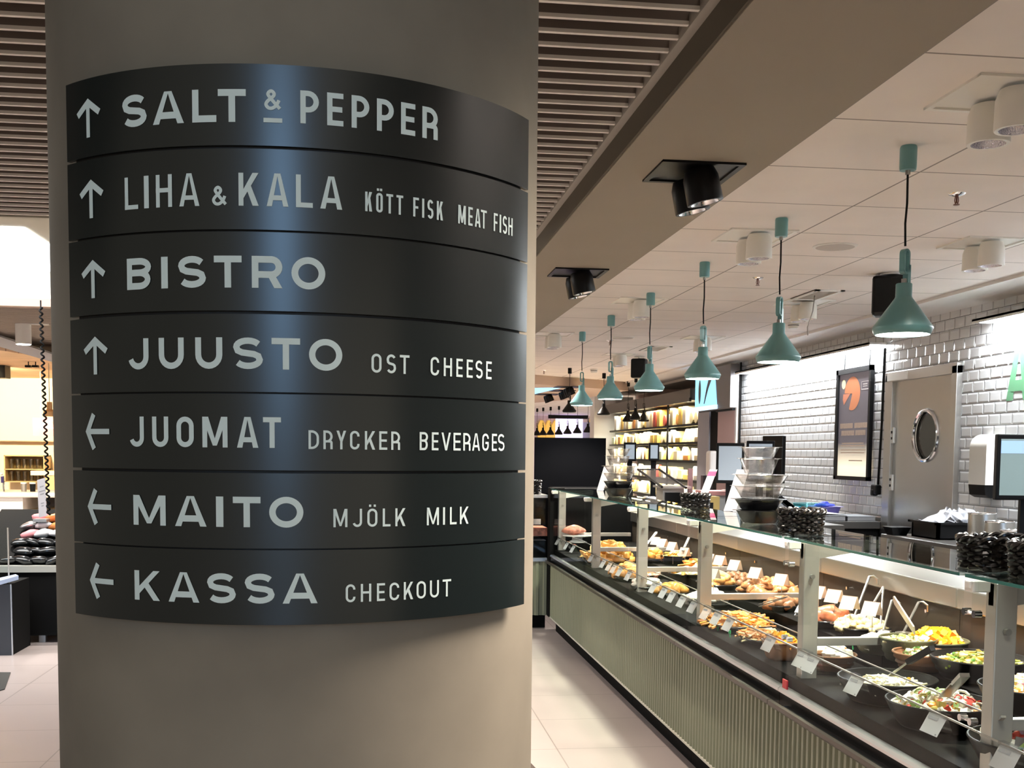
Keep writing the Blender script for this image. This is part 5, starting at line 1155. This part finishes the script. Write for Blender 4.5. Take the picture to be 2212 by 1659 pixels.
for i,(px,r,h,yy,lab) in enumerate(((2122,.085,.20,6.6,'tall steel canister behind the wicker baskets, left one'),(2160,.085,.17,6.25,'steel canister behind the wicker baskets, middle one'),(2192,.075,.13,5.95,'short steel canister behind the wicker baskets, right one'))):
    x_ = at(px,1120,Y=yy).x
    x_ = max(x_,3.68)
    yy = yy*x_/at(px,1120,Y=yy).x
    simple('steel_canister','canister',lab,[('canister_body',lambda b: b.lathe([(r,0),(r,h),(r*.97,h),(r*.97,.01),(0,.01)],(x_,yy,1.0),28),M['steel'],True),('rim',lambda b: b.tube([(x_+r*math.cos(2*PI*i_/28),yy+r*math.sin(2*PI*i_/28),1.0+h) for i_ in range(28)],.004,6,closed=True),M['chrome'],True)],(x_,yy,1.0),'steel canisters on the dark worktop')
# ------------------------------------------------------------------ beyond the tiled wall: blue lit box, pink panel, grey column, cheese fridge
t = thing('lit_fascia',(4.12,13.2,2.1),'grey fascia with a blue lit picture at the end of the tiled wall','sign')
b = MB(); b.box((4.10,12.63,2.10),(4.20,14.05,2.60)); b.build('panel', mat('fascia_grey',(.17,.16,.165),.5), t)
M['blue'] = mat('blue_lit',(.1,.3,.5),.4,emit=(.22,.55,.88),es=.55)
b = MB(); b.prism([(13.12,2.15),(14.04,2.15),(14.04,2.54),(13.42,2.54),(13.20,2.44)], lambda u,v:(4.096,u,v), lambda u,v:(4.10,u,v)); pb = b.build('lit_picture', M['blue'], t)
b = MB(); b.box((4.07,13.10,2.10),(4.10,14.05,2.15)); b.build('lit_edge', mat('blue_edge',(.3,.5,.7),.4,emit=(.45,.75,1.0),es=.5), t)
b = MB(); b.add([(4.0945,13.84+.055*math.cos(a),2.335+.15*math.sin(a)) for a in [2*PI*i/20 for i in range(20)]],[tuple(range(20))]); b.add([(4.0945,13.66,2.18),(4.0945,13.62,2.18),(4.0945,13.47,2.36),(4.0945,13.30,2.50),(4.0945,13.44,2.52),(4.0945,13.56,2.36)],[tuple(range(6))]); b.build('dark_silhouette', mat('fascia_dark',(.10,.10,.11),.5), pb)
simple('pink_panel','panel','tall glossy pink panel at the far end of the tiled wall',[('panel',lambda b: b.box((4.27,12.97,0),(4.31,13.62,2.08)),mat('gloss_pink',(.46,.30,.31),.2)),('top_fitting',lambda b: b.box((4.24,12.97,2.08),(4.31,13.62,2.12)),M['black'])],(4.29,13.3,0))
simple('grey_pillar','pillar','slim grey pillar left of the glossy pink panel',[('pillar_body',lambda b: b.box((4.26,13.95,0),(4.36,14.45,2.10)),mat('pillar_grey',(.27,.27,.31),.4)),('dark_frame',lambda b: b.box((4.28,13.66,0),(4.33,13.95,2.10)),M['blackmatte'])],(4.3,14.2,0))  # dark frame strip between the pillar and the pink panel
simple('far_soap_dispenser','dispenser','small white dispenser at the foot of the slim grey pillar',[('cover',lambda b: b.box((4.16,13.55,1.28),(4.262,13.75,1.60)),M['white'],False,.03)],(4.2,13.65,1.28))
FX,FY0,FY1 = 4.28,14.5,20.2
t = thing('cheese_fridge',(4.7,17.3,0),'long open refrigerated shelf unit full of bright packed cheese','fridge')
b = MB(); b.box((FX+.55,FY0,0),(FX+.62,FY1,2.30)); b.build('back_wall', mat('fridge_back',(.10,.10,.10),.5), t)
b = MB(); b.box((FX,FY0,0),(FX+.62,FY1,.55)); b.build('base', M['black'], t)
b = MB(); b.box((FX-.12,FY0,2.27),(FX+.62,FY1,2.42)); b.box((FX-.13,FY0,2.25),(FX-.10,FY1,2.30)); b.build('canopy_hood', mat('fridge_hood',(.06,.06,.06),.35), t)
b = MB(); b.box((FX,FY0-.03,0),(FX+.62,FY0,2.42)); b.build('side_panel', mat('fridge_side',(.07,.075,.08),.3), t)
b = MB(); b.box((FX-.005,16.05,.5),(FX+.015,16.09,2.28)); b.build('upright', M['black'], t)
M['fridgeled'] = emat('fridge_strip',(1,.93,.75),9)
SH = [.62,.93,1.20,1.47,1.72,1.97]
for z in SH:
    b = MB(); b.box((FX+.02,FY0,z-.03),(FX+.55,FY1,z)); s_ = b.build('shelf', M['black'], t)
for z in SH[1:]+[2.26]:
    lamp('fridge_light','AREA',(FX+.06,(FY0+FY1)/2,z-.04),13,(1,.9,.68),.05,FY1-FY0-.2)
PK = [mat('pack_cream',(.80,.70,.45),.4),mat('pack_white',(.85,.82,.74),.4),mat('pack_yellow',(.85,.60,.15),.4),mat('pack_orange',(.80,.35,.08),.4),mat('pack_red',(.60,.10,.08),.4),mat('pack_mint',(.55,.68,.50),.4)]
rnd = random.Random(21); protos = {}
SN = 'bottom second third fourth fifth top'.split()
for si,z in enumerate(SH):
    y = FY0+.08
    while y < FY1-.2:
        kind = rnd.choice(('box','wedge','round','pouch')) if z < 1.9 else rnd.choice(('tall','round','tall'))
        if y < 15.6 and rnd.random() < .5 and z < 1.9: kind = 'flat'
        w_ = {'box':.22,'wedge':.17,'round':.20,'pouch':.18,'tall':.18,'flat':.28}[kind]; h_ = {'box':.13,'wedge':.17,'round':.17,'pouch':.19,'tall':.26,'flat':.07}[kind]
        mi = rnd.choices(range(6),[5,6,3,1.2,.7,.6])[0]; key = (kind,mi)
        if key not in protos:
            b = MB()
            if kind in ('box','flat','tall'): b.box((-.10,-w_*.45,0),(.10,w_*.45,h_))
            elif kind == 'wedge': b.add([(-.1,-w_*.45,0),(-.1,w_*.45,0),(-.1,0,h_),(.1,-w_*.45,0),(.1,w_*.45,0),(.1,0,h_)],[(0,1,2),(3,5,4),(0,3,4,1),(1,4,5,2),(2,5,3,0)])
            elif kind == 'round': b.prism([(w_*.42*math.cos(a)*1.0,max(0,h_*.5+h_*.5*math.sin(a))) for a in [2*PI*i/16 for i in range(16)]], lambda u,v:(-.07,u,v), lambda u,v:(.07,u,v))
            else: b.add([(-.1,-w_*.45,0),(-.1,w_*.45,0),(-.04,w_*.38,h_),(-.04,-w_*.38,h_),(.1,-w_*.45,0),(.1,w_*.45,0),(.0,w_*.38,h_),(.0,-w_*.38,h_)],[(0,3,2,1),(4,5,6,7),(0,1,5,4),(1,2,6,5),(2,3,7,6),(3,0,4,7)])
            o = b.build('cheese_pack',PK[mi],bevel=.006); protos[key] = o
        else: o = protos[key].copy(); COL.objects.link(o)
        o.location = (FX+.15,y+w_/2,z+.001)
        tag(o,'%s cheese pack on the %s shelf of the bright fridge'%('cream white yellow orange red mint'.split()[mi],SN[si]),'cheese pack','%s cheese packs on the %s fridge shelf'%('cream white yellow orange red mint'.split()[mi],SN[si]))
        y += w_+rnd.uniform(.02,.07)
# ------------------------------------------------------------------ far hall on the right
c = MB(); c.box((-9,20.3,0),(9,20.4,0.01)); 
c = MB(); c.box((-2,33,0),(14,33.2,2.9)); structure(c.build('wall_far', mat('far_wall',(.62,.56,.50),.7)))
c = MB(); c.box((-2,17.8,2.65),(14,33.1,2.7)); structure(c.build('ceiling_far', M['ceil']))
c = MB(); c.box((4.95,12.95,0),(5.05,20.9,2.65)).box((5.05,20.8,0),(5.06,20.9,2.65)); structure(c.build('wall_back', mat('rear_wall',(.55,.42,.38),.7)))
c = MB(); c.box((4.40,12.95,2.60),(5.0,17.8,2.66)); structure(c.build('trim_6', M['white']))
# soffit crossing the hall beyond the deli ceiling
sf = [at(1120,828,Z=2.52),at(1345,838,Z=2.52),at(1500,830,Z=2.52),at(1360,838,Z=2.52),at(1250,852,Z=2.52),at(1120,878,Z=2.52)]
pts = [(.5,14.4),(3.9,17.0),(3.7,19.6),(2.7,23.0),(.5,25.0)]
c = MB(); c.prism(pts, lambda u,v:(u,v,2.52), lambda u,v:(u,v,2.66)); structure(c.build('soffit', mat('soffit_pink',(.55,.42,.36),.7)))
b = MB(); p = [at(1110,839,Z=2.515),at(1212,838,Z=2.515),at(1110,862,Z=2.515)]; b.add(p+[v_+Vector((0,0,.005)) for v_ in p],[(0,1,2),(5,4,3),(0,3,4,1),(1,4,5,2),(2,5,3,0)]); tag(b.build('blue_ceiling_panel', M['blue']),'blue lit panel on the soffit beside the column','panel')
_q = twin('black_spotlight', M['black'], M['chrome'], M['ledwarm'],'x','black spotlights on the far soffit',tilt=-.4,L=.36)
for i,(px,py,lab) in enumerate(((1215,850,'tilted black spotlight on the far soffit, middle of three'),(1182,858,'black spotlight on the far soffit between the column and the tilted one'),(1226,842,'black spotlight on the far soffit behind the farthest turquoise lamp'))):
    p = at(px,py-6,Z=2.515); o = _q if i == 0 else dup(_q,p); o.location = p; tag(o,lab,None,'black spotlights on the far soffit')
for yy_,xx_ in ((15.4,2.6),(22.5,2.6),(26.5,2.2)): lamp('far_hall_fill','SPOT',(xx_,yy_,2.48),170,(1,.9,.78),.1,spot=math.radians(130),blend=.6)  # added spots without fittings, brightening the dim far hall
# white lit pillar and coloured goods on the far wall
simple('white_pillar','pillar','bright white lit pillar left of the cheese fridge',[('shaft',lambda b: b.box((4.05,20.4,0),(4.45,20.8,2.6)),mat('pillar_white',(.85,.87,.90),.5)),('shaft_tile',lambda b: b.box((4.47,20.5,0),(4.80,20.8,2.6)),mat('pillar_tile',(.75,.78,.80),.4))],(4.25,20.6,0))
M['hay'] = mat('sign_yellow',(.62,.38,.06),.6,emit=(.6,.36,.05),es=.25)  # yellow boards and door given a faint glow of their own
for i,(x0,x1) in enumerate(((1163,1178),(1180,1192),(1193,1212))):
    a_,e_ = at(x0,908,Y=32.9),at(x1,945,Y=32.9)
    simple('yellow_panel','panel','round topped yellow panel on the far wall, %s from the left'%('first','second','third')[i],[('board',lambda b: b.prism([(a_.x,e_.z-.2),(e_.x,e_.z-.2),(e_.x,a_.z-.15),((a_.x*.3+e_.x*.7),a_.z),((a_.x*.7+e_.x*.3),a_.z),(a_.x,a_.z-.15)],lambda u,v:(u,32.9,v),lambda u,v:(u,33.0,v)),M['hay'])],(a_.x,32.5,0),'yellow panels on the far wall')
def fb(name,cat,lab,x0,y0_,x1,y1_,Y,m_,d=.1):
    a_,e_ = at(x0,y0_,Y=Y),at(x1,y1_,Y=Y); b = MB(); b.box((a_.x,Y,0 if (Y > 20 and 'hood' not in name) else e_.z),(e_.x,Y+d,a_.z)); return tag(b.build(name,m_),lab,cat)
fb('lit_display_case','display case','violet lit display case on the far wall above the black screen',1205,903,1258,990,31.8,mat('violet_glow',(.3,.2,.5),.5,emit=(.62,.50,.85),es=.8),.4)
fb('display_hood','hood','dark hood over the violet lit display case',1185,896,1270,905,31.6,M['black'],.1)
fb('yellow_door','door','yellow door on the far wall right of the violet display case',1276,905,1302,1000,32.2,M['hay'],.2)
fb('grey_locker','cabinet','grey tall cabinet between violet display case and yellow door',1258,912,1274,1000,32.0,mat('locker_grey',(.30,.31,.34),.5),.4)
# basket with papers at the far left end of the cross counter
basket(Vector((at(1150,1048,Y=9.93).x,9.93,1.186)),.075,.12,'dark wire basket on the steel shelf of the cross counter beside the column')
fb('meat_tray','tray','tray of dark packed meat inside the cross counter, beside the column',1120,1140,1182,1158,9.95,F['ham'],.3)
o = fb('rear_label','price card','white price card inside the cross counter beside the black corner post',1151,1121,1168,1133,9.86,M['paper'],.005)
for o_ in (o,): o_['label'] = 'white price card inside the cross counter left of the corner post'
# ------------------------------------------------------------------ left of the column: skylight, cafe, fish table
# recess with luminous ceiling
y_n = 5.86; zt_ = 2.92
yf = at(0,652,Z=2.67).y
M['cream'] = mat('recess_cream',(.55,.53,.43),.7)
M['sky'] = emat('skylight_glow',(1.0,1.0,1.0),1.5)
c = MB(); c.box((-9,yf,2.655),(.0,yf+.06,zt_+.1)); structure(c.build('recess_wall', M['cream']))
c = MB(); c.box((-9,yf-.015,2.64),(.0,yf+.09,2.70)); structure(c.build('trim_7', mat('trim_brown',(.36,.24,.19),.6)))
c = MB(); c.box((-9,y_n-.05,2.67),(.0,y_n,zt_+.1)); structure(c.build('recess_edge', M['cream']))
pn = at(52,490,Z=zt_); pf = at(0,590,Z=zt_)
c = MB(); c.box((-9,y_n,zt_),(.0,yf,zt_+.06)); structure(c.build('recess_ceiling', M['cream']))
b = MB(); b.box((-7.5,pn.y,zt_-.012),(pn.x,yf-.01,zt_-.002)); tag(b.build('luminous_ceiling_panel', M['sky']),'big glowing white skylight panel at upper left beside the column','skylight')
lamp('skylight_light','AREA',(-4.2,(pn.y+yf)/2,zt_-.03),45,(1,.98,.94),6.0,yf-pn.y-.2)
# second baffle ceiling beyond the recess
c = MB(); y = yf+.14
while y < 12.7:
    c.box((-9,y,2.672),(.0,y+.012,2.76)); c.box((-9,y-.001,2.664),(.0,y+.013,2.672),1); y += .0993
structure(c.build('slatted_ceiling_rear', [M['slat'],mat('slat_edge_rear',(.50,.42,.36),.5)]))
c = MB(); c.box((-9,yf+.05,2.77),(.0,20,2.80)); structure(c.build('ceiling_void_rear', M['slat']))
# diagonal grey beam and plank ceiling behind it
A1,A2 = at(-60,708,Y=11.0),at(140,774,Y=12.6); B1,B2 = at(-60,732,Y=11.0),at(140,790,Y=12.6)
c = MB(); dd = Vector((.05,.35,0))
c.add([A1,A2,B2,B1,A1+dd,A2+dd,B2+dd,B1+dd],[(0,1,2,3),(7,6,5,4),(0,4,5,1),(3,2,6,7),(1,5,6,2),(0,3,7,4)]); structure(c.build('beam', mat('beam_grey',(.85,.84,.86),.6)))
M['plank'] = gridmat('plank_ceiling',(.62,.42,.28),(.30,.18,.11),(9.0,.22),(0,0),.02,'XY',rough=.6,var=.1)
c = MB(); c.prism([(B1.x-2,B1.y+.05),(B1.x,B1.y+.3),(B2.x,B2.y+.3),(B2.x+.4,16.2),(-9,16.2)], lambda u,v:(u,v,2.50), lambda u,v:(u,v,2.56)); structure(c.build('plank_ceiling', M['plank']))
c = MB(); c.box((-9,16.0,0),(-2.2,16.2,2.55)); structure(c.build('wall_left', mat('cafe_wall',(.80,.70,.50),.7)))
for xx_,yy_ in ((-1.0,9.6),(-3.3,10.6),(-1.2,12.6)): lamp('rear_lamp_and_fill','SPOT',(xx_,yy_,2.40),80,(1,.94,.86),.06,spot=math.radians(110),blend=.6)  # one is the cylinder downlight's; two unseen ones added to brighten the rear
lamp('cafe_glow','SPOT',(-4.6,13.4,2.45),330,(1,.80,.50),.15,spot=math.radians(120),blend=.6,target=(-4.9,16.0,1.7))  # unseen warm spot added to brighten the cafe wall
lamp('cafe_glow','SPOT',(-3.9,11.4,2.44),120,(1,.86,.62),.15,spot=math.radians(130),blend=.6,target=(-4.0,12.0,0))  # second unseen spot added to brighten the cafe from above
def lb(name,cat,lab,x0,y0_,x1,y1_,Y,m_,d=.05,bev=0):
    a_,e_ = at(x0,y0_,Y=Y),at(x1,y1_,Y=Y); b = MB(); b.box((a_.x,Y,e_.z),(e_.x,Y+d,a_.z)); return tag(b.build(name,m_,bevel=bev),lab,cat)
# white cylinder downlight
p = at(50,700,Z=2.664); t = thing('cylinder_downlight',(p.x,p.y,2.664),'white cylinder downlight glowing on the slatted ceiling left of the column','downlight')
dd_ = p.y/2426*1.02
b = MB(); r_ = 15*dd_; h_ = 40*dd_; b.lathe([(r_,-h_),(r_,0)],(p.x,p.y,2.664),24); b.build('housing', M['white'], t, smooth=True)
b = MB(); b.lathe([(0,-.004),(r_*.9,-.004)],(p.x,p.y,2.664-h_),24); b.build('lens', emat('lens_glow',(1,.97,.9),8), t)
b = MB(); b.box((p.x-.02,p.y-.02,2.66),(p.x+.22,p.y+.02,2.675)); b.build('mount_plate', M['white'], t)
# coiled cord with weight
p0 = at(88,664,Y=8.98); p1 = at(105,1112,Y=8.98); b = MB(); pts = []; L_ = p0-p1; n_ = 34
for i in range(n_*10+1):
    u = i/(n_*10); a = 2*PI*n_*u; c_ = p0.lerp(p1,u); pts.append(c_+Vector((.0105*math.cos(a),.0105*math.sin(a),0)))
b.tube(pts,.0074,5); t = thing('coiled_cord',p0,'black coiled cord hanging from the ceiling left of the column','cord'); b.build('coil', M['blackmatte'], t, smooth=True)
b = MB(); b.lathe([(.006,p0.z-.01),(.006,2.668)],(p0.x,p0.y,0),8); b.build('ceiling_mount', M['black'], t)
# dark boxes under the plank ceiling
lb('wall_speaker','speaker','black wall speaker cut by the left edge of the photo',-14,783,11,816,13.6,M['black'],.2)
for i,(x0,x1) in enumerate(((57,66),(72,82))):
    a_ = at((x0+x1)/2,793,Y=13.0); tt = thing('small_spotlight',(a_.x,13.0,2.5),'tiny black spotlight under the plank ceiling, %s one of two'%('left','right')[i],'spotlight','tiny black spotlights under the plank ceiling')
    b = MB(); b.box((a_.x-.03,12.97,a_.z-.005),(a_.x+.03,13.03,a_.z+.02)); b.build('head',M['black'],tt); b = MB(); b.lathe([(.006,a_.z),(.006,2.5)],(a_.x,13.0,0),8); b.build('stem',M['black'],tt)
# pendant and pink sign in the cafe
a_ = at(107,880,Y=13.2); tt = thing('cafe_pendant',(a_.x,13.2,2.5),'pale wooden cafe pendant half hidden by the column at left','lamp')
b = MB(); b.tube([(a_.x,13.2,a_.z+.05),(a_.x,13.2,2.5)],.004,6); b.build('cord',M['trimgrey'],tt)
b = MB(); b.lathe([(.028,.06),(.030,-.02),(.065,-.05),(.07,-.10)][::-1],(a_.x,13.2,a_.z),20); b.build('lamp_shade',mat('wood_shade',(.60,.36,.16),.5),tt,smooth=True)
a_,e_ = at(70,902,Y=14.6),at(124,942,Y=14.6); tt = thing('cafe_sign',(a_.x,14.6,e_.z),'pink cafe sign with white lettering beyond the coiled cord','sign')
M['pinksign'] = mat('sign_pink',(.60,.16,.15),.6,emit=(.8,.30,.28),es=.10)
b = MB(); b.box((a_.x,14.6,e_.z),(e_.x,14.63,a_.z)); bd = b.build('board',M['pinksign'],tt)
M['signwhite'] = mat('sign_white',(.9,.88,.80),.6,emit=(1,.97,.88),es=.5)
b = MB(); hh = .042
def put(s,x,z,w,h): 
    for ch in s:
        if ch != ' ': strokes(b,glyph(ch,w,h,h*.26),h*.26,lambda u,v,d,x=x:(x+u,14.597-d*4,z+v),step=.05)
        x += w*1.22
put('CAFE',a_.x+.078,e_.z+.146,.034,hh); put('CHOCOLAT',a_.x+.034,e_.z+.092,.0285,hh); b.build('lettering',M['signwhite'],bd)
b = MB(); b.tube([(a_.x+.1,14.61,a_.z),(a_.x+.1,14.61,2.5)],.003,5); b.build('hanging_wire',M['trimgrey'],tt)
# long shelf line, glass rack, cafe counter
lb('wall_shelf','shelf','thin brown wall shelf line across the bright cafe wall',-30,951,122,954.5,15.85,mat('shelf_brown',(.42,.26,.18),.5),.15)
a_,e_ = at(8,983,Y=15.68),at(97,1042,Y=15.68); tt = thing('glass_rack',(a_.x,15.68,e_.z),'golden lit rack of drinking glasses on the cafe wall','rack'); wz = a_.z-e_.z
M['rackwood'] = mat('rack_wood',(.45,.32,.16),.5); b = MB()
for f_ in (0,.46,.96): b.box((a_.x,15.68,e_.z+wz*f_),(e_.x,15.99,e_.z+wz*f_+.012))
b.box((a_.x,15.68,e_.z),(a_.x+.015,15.99,a_.z)).box((e_.x-.015,15.68,e_.z),(e_.x,15.99,a_.z)); b.build('frame',M['rackwood'],tt); b = MB(); b.box((a_.x,15.98,e_.z),(e_.x,15.995,a_.z)); b.build('back_board',mat('rack_back',(.34,.26,.14),.5),tt)
M['tumbler'] = glassmat('tumbler_glass',(.80,.78,.68),4.0,.1)
proto = None; b = MB(); b.shell([(0,.004),(.026,.004),(.034,.13),(.032,.13),(.024,.010),(0,.010)],(0,0,0),14)
proto = b.build('drinking_glass',M['tumbler'],smooth=True); first = True
for ri,f_ in enumerate((0,.46)):
    for i in range(6):
        o = proto if first else proto.copy()
        if not first: COL.objects.link(o)
        first = False; o.location = (a_.x+.06+i*.085,15.80,e_.z+wz*f_+.0125); tag(o,'clear drinking glass on the %s shelf of the golden rack'%('lower','upper')[ri],'glass','drinking glasses on the %s rack shelf'%('lower','upper')[ri])
a_,e_ = at(-40,1064,Y=12.6),at(50,1120,Y=12.6)
M['cafewhite'] = mat('cafe_white',(.82,.77,.72),.4)
tt = thing('cafe_counter',(a_.x,12.9,0),'white cafe counter with rounded front at the left edge','counter')
b = MB(); b.box((a_.x-1.5,12.6,0),(e_.x,13.5,a_.z-.05)); b.build('front_panel',M['cafewhite'],tt); b = MB(); b.box((a_.x-1.5,12.55,a_.z-.05),(e_.x+.9,13.6,a_.z)); b.build('worktop',M['cafewhite'],tt,bevel=.02)
x9 = at(87,1064,Y=12.7).x
for k in range(2):
    b = MB(); b.box((e_.x,12.75,a_.z-.20-.16*k),(x9+.3,13.4,a_.z-.185-.16*k)); b.build('open_shelf',M['rackwood'],tt)
b = MB(); b.box((e_.x,13.39,0),(x9+.3,13.4,a_.z-.05)); b.build('shelf_back',mat('shelf_taupe',(.36,.29,.23),.6),tt)
for i,(x0,x1,m_,lab) in enumerate(((45,58,M['steeldull'],'striped dark cup dispenser on the cafe counter, left one'),(64,77,M['black'],'dark paper cup dispenser on the cafe counter, right one'))):
    a2_,e2_ = at(x0,1039,Y=12.9),at(x1,1055,Y=12.9); zc = a_.z+.002
    simple('cup_dispenser','dispenser',lab,[('cup_stack',lambda b: b.lathe([((e2_.x-a2_.x)*.44,0),((e2_.x-a2_.x)*.52,.085)],((a2_.x+e2_.x)/2,12.9,zc),18),m_,True),('collar',lambda b: b.lathe([((e2_.x-a2_.x)*.54,.085),((e2_.x-a2_.x)*.54,.10)],((a2_.x+e2_.x)/2,12.9,zc),18),M['cafewhite'],True)],((a2_.x+e2_.x)/2,12.9,zc))
fa = at(8,1058,Y=12.75); zc = a_.z
simple('tap','tap','slim chrome tap with dark handle at the left edge of the cafe counter',[('spout',lambda b: b.tube([(fa.x,12.75,zc),(fa.x,12.75,zc+.17),(fa.x-.02,12.75,zc+.20),(fa.x-.06,12.75,zc+.20)],.010,8),M['chrome'],True),('handle',lambda b: b.lathe([(.014,zc+.10),(.016,zc+.17)],(fa.x-.01,12.74,0),10),mat('tap_navy',(.03,.02,.10),.4),True)],(fa.x,12.75,zc))
a3,e3 = at(78,1026,Y=13.5),at(122,1032,Y=13.5)
lb('hanging_shelf','shelf','pale floating shelf beside the glass rack, half hidden by the column',66,1017,124,1027,15.4,mat('shelf_pale',(.85,.66,.42),.5),.6)
a_,e_ = at(98,1028,Y=15.3),at(124,1104,Y=15.3); b = MB(); b.box((a_.x,15.3,0),(e_.x,15.36,a_.z)); tag(b.build('wood_panel',mat('panel_tan',(.50,.34,.17),.6)),'tan wood panel behind the coiled cord beside the column','panel')
# fish table: black plinth, steel edge, glossy packs, white sign
tt = thing('fish_table',(-2.6,9.4,0),'black display table with pale edge left of the column','table')
zt3 = at(60,1222,Y=9.3).z; zb3 = at(60,1236,Y=9.3).z
b = MB(); b.box((-4.2,9.30,.06),(-1.2,10.6,zb3)); b.build('plinth',M['blackmatte'],tt)
b = MB(); b.box((-4.2,9.28,zb3),(-1.2,10.6,zt3)); b.build('edge_band',mat('edge_pale',(.40,.40,.36),.4),tt)
b = MB(); b.box((-2.65,9.33,0),(-2.6,9.38,.06)).box((-1.5,9.33,0),(-1.45,9.38,.06)); b.build('foot',M['steeldull'],tt)
rnd = random.Random(31)
PKM = [mat('pack_black_gloss',(.012,.013,.014),.12,spec=.7),mat('pack_pink_film',(.80,.30,.32),.25),mat('pack_orange_film',(.85,.32,.10),.25),mat('pack_white_film',(.85,.83,.84),.2),mat('pack_silver',(.6,.6,.62),.2,metal=.8)]
GN = 'glossy black|pink|orange|white|silver'.split('|')
pb_ = {}
cnt = 0
for row in range(6):
    for i in range(7):
        yy = 9.38+row*.13; zz = zt3+.035+row*.062; xx = -2.86+i*.105+rnd.uniform(-.02,.02)+(row%2)*.05
        mi = 0 if row < 3 else rnd.choices((0,1,2,3,4),(.3,2,1.5,3,.8))[0]
        if row == 5: mi = rnd.choice((3,3,1,2))
        if mi not in pb_:
            b = MB(); b.blob((0,0,0),(.085,.05,.034),14,8,mi,.12); o = b.build('fish_pack',PKM[mi],smooth=True,angle=80); pb_[mi] = o
        else: o = pb_[mi].copy(); COL.objects.link(o)
        o.location = (xx,yy,zz); o.rotation_euler = (rnd.uniform(-.5,.2),rnd.uniform(-.3,.3),rnd.uniform(-.5,.5)); o.scale = (rnd.uniform(.85,1.15),)*3
        tag(o,'%s pack in the sloping pile on the black table'%GN[mi],'pack','%s packs piled on the black table'%GN[mi])
b = MB(); b.add([(-3.2,9.36,zt3+.001),(-1.9,9.36,zt3+.001),(-1.9,10.25,zt3+.40),(-3.2,10.25,zt3+.40),(-3.2,10.25,zt3+.001),(-1.9,10.25,zt3+.001)],[(0,1,2,3),(0,4,5,1),(0,3,4),(1,5,2),(3,2,5,4)]); tag(b.build('sloping_riser',M['blackmatte']),'black sloping riser under the piled packs on the table','riser')
a_ = at(91,1120,Y=9.9); tt = thing('table_sign',(a_.x,9.9,a_.z),'upright white menu sign on a grey foot above the piled packs','sign')
c0,c1,c2,c3 = at(84,1118,Y=9.9),at(101,1114,Y=9.78),at(97,1032,Y=9.78),at(80,1037,Y=9.9)
b = MB(); ov = Vector((0,.01,0)); b.add([c0,c1,c2,c3,c0+ov,c1+ov,c2+ov,c3+ov],[(0,1,2,3),(7,6,5,4),(0,4,5,1),(1,5,6,2),(2,6,7,3),(3,7,4,0)]); bd = b.build('board',mat('sign_lilac',(.52,.50,.53),.5),tt)
b = MB()
for z_,f0,f1 in ((.78,.3,.8),(.66,.15,.95),(.58,.3,.8),(.34,.35,.75),(.27,.4,.7)):
    l0,r0 = c0.lerp(c3,z_),c1.lerp(c2,z_); l1,r1 = c0.lerp(c3,z_+.03),c1.lerp(c2,z_+.03); o_ = Vector((0,-.002,0)); b.add([l0.lerp(r0,f0)+o_,l0.lerp(r0,f1)+o_,l1.lerp(r1,f1)+o_,l1.lerp(r1,f0)+o_],[(0,1,2,3)])
b.build('print',M['print'],bd)
b = MB(); b.cbox((a_.x+.005,9.86,a_.z-.012),(.11,.10,.024)); b.build('foot',M['steeldull'],tt)
# low grey cabinet with a blue tray at the left edge
tt = thing('side_cabinet',(-3.1,9.0,0),'dark grey cabinet with a pale blue tray ledge at the left edge','cabinet')
xe = at(25,1330,Y=8.75).x; zt4 = at(20,1262,Y=8.75).z
b = MB(); b.box((-4.2,8.755,0),(xe,9.2,zt4)); b.build('body',M['blackmatte'],tt); b = MB(); b.box((-4.2,8.748,0),(xe-.006,8.755,zt4)); b.build('front_panel',mat('cabinet_grey',(.04,.043,.05),.4),tt)
b = MB(); b.box((xe-.004,8.745,0),(xe+.006,8.752,zt4)); b.build('edge_strip',M['steel'],tt)
l0,l1 = at(-30,1272,Y=8.6),at(40,1252,Y=8.74); b = MB(); b.add([l0,l1,l1+Vector((0,0,.03)),l0+Vector((0,0,.03)),l0+Vector((-.1,.15,0)),l1+Vector((-.05,.1,0)),l1+Vector((-.05,.1,.03)),l0+Vector((-.1,.15,.03))],[(0,1,2,3),(7,6,5,4),(3,2,6,7),(0,4,5,1),(1,5,6,2),(0,3,7,4)]); b.build('tray_ledge',mat('ledge_blue',(.42,.52,.72),.35),tt)
g0 = at(17,1140,Y=8.8); b = MB(); b.box((-3.6,8.80,zt4),(at(18,1200,Y=8.8).x,8.806,g0.z)); b.build('glass_screen',M['glass'],tt); b = MB(); b.box((at(16.5,1200,Y=8.8).x,8.798,zt4),(at(19,1200,Y=8.8).x,8.808,g0.z)); b.build('glass_edge',M['trimgrey'],tt)
# floor mats
a4 = [at(-40,1452,Z=.006),at(23,1452,Z=.006),at(10,1488,Z=.006),at(-40,1503,Z=.006)]; b = MB(); b.add(a4+[v_-Vector((0,0,.005)) for v_ in a4],[(0,1,2,3),(7,6,5,4),(0,4,5,1),(1,5,6,2),(2,6,7,3),(3,7,4,0)]); tag(b.build('floor_mat',mat('mat_dark',(.04,.038,.035),.9)),'dark floor mat at the left edge in front of the cabinet','mat')
a5 = [at(1050,1580,Z=.006),at(1100,1600,Z=.006),at(1141,1642,Z=.006),at(1166,1668,Z=.006),at(1050,1668,Z=.006)]; b = MB(); b.add(a5+[v_-Vector((0,0,.005)) for v_ in a5],[(0,1,2,3,4),(9,8,7,6,5)]+[(i,5+i,5+(i+1)%5,(i+1)%5) for i in range(5)]); tag(b.build('floor_mat',mat('mat_brown',(.07,.05,.04),.9)),'corner of a dark brown floor mat behind the column foot','mat')
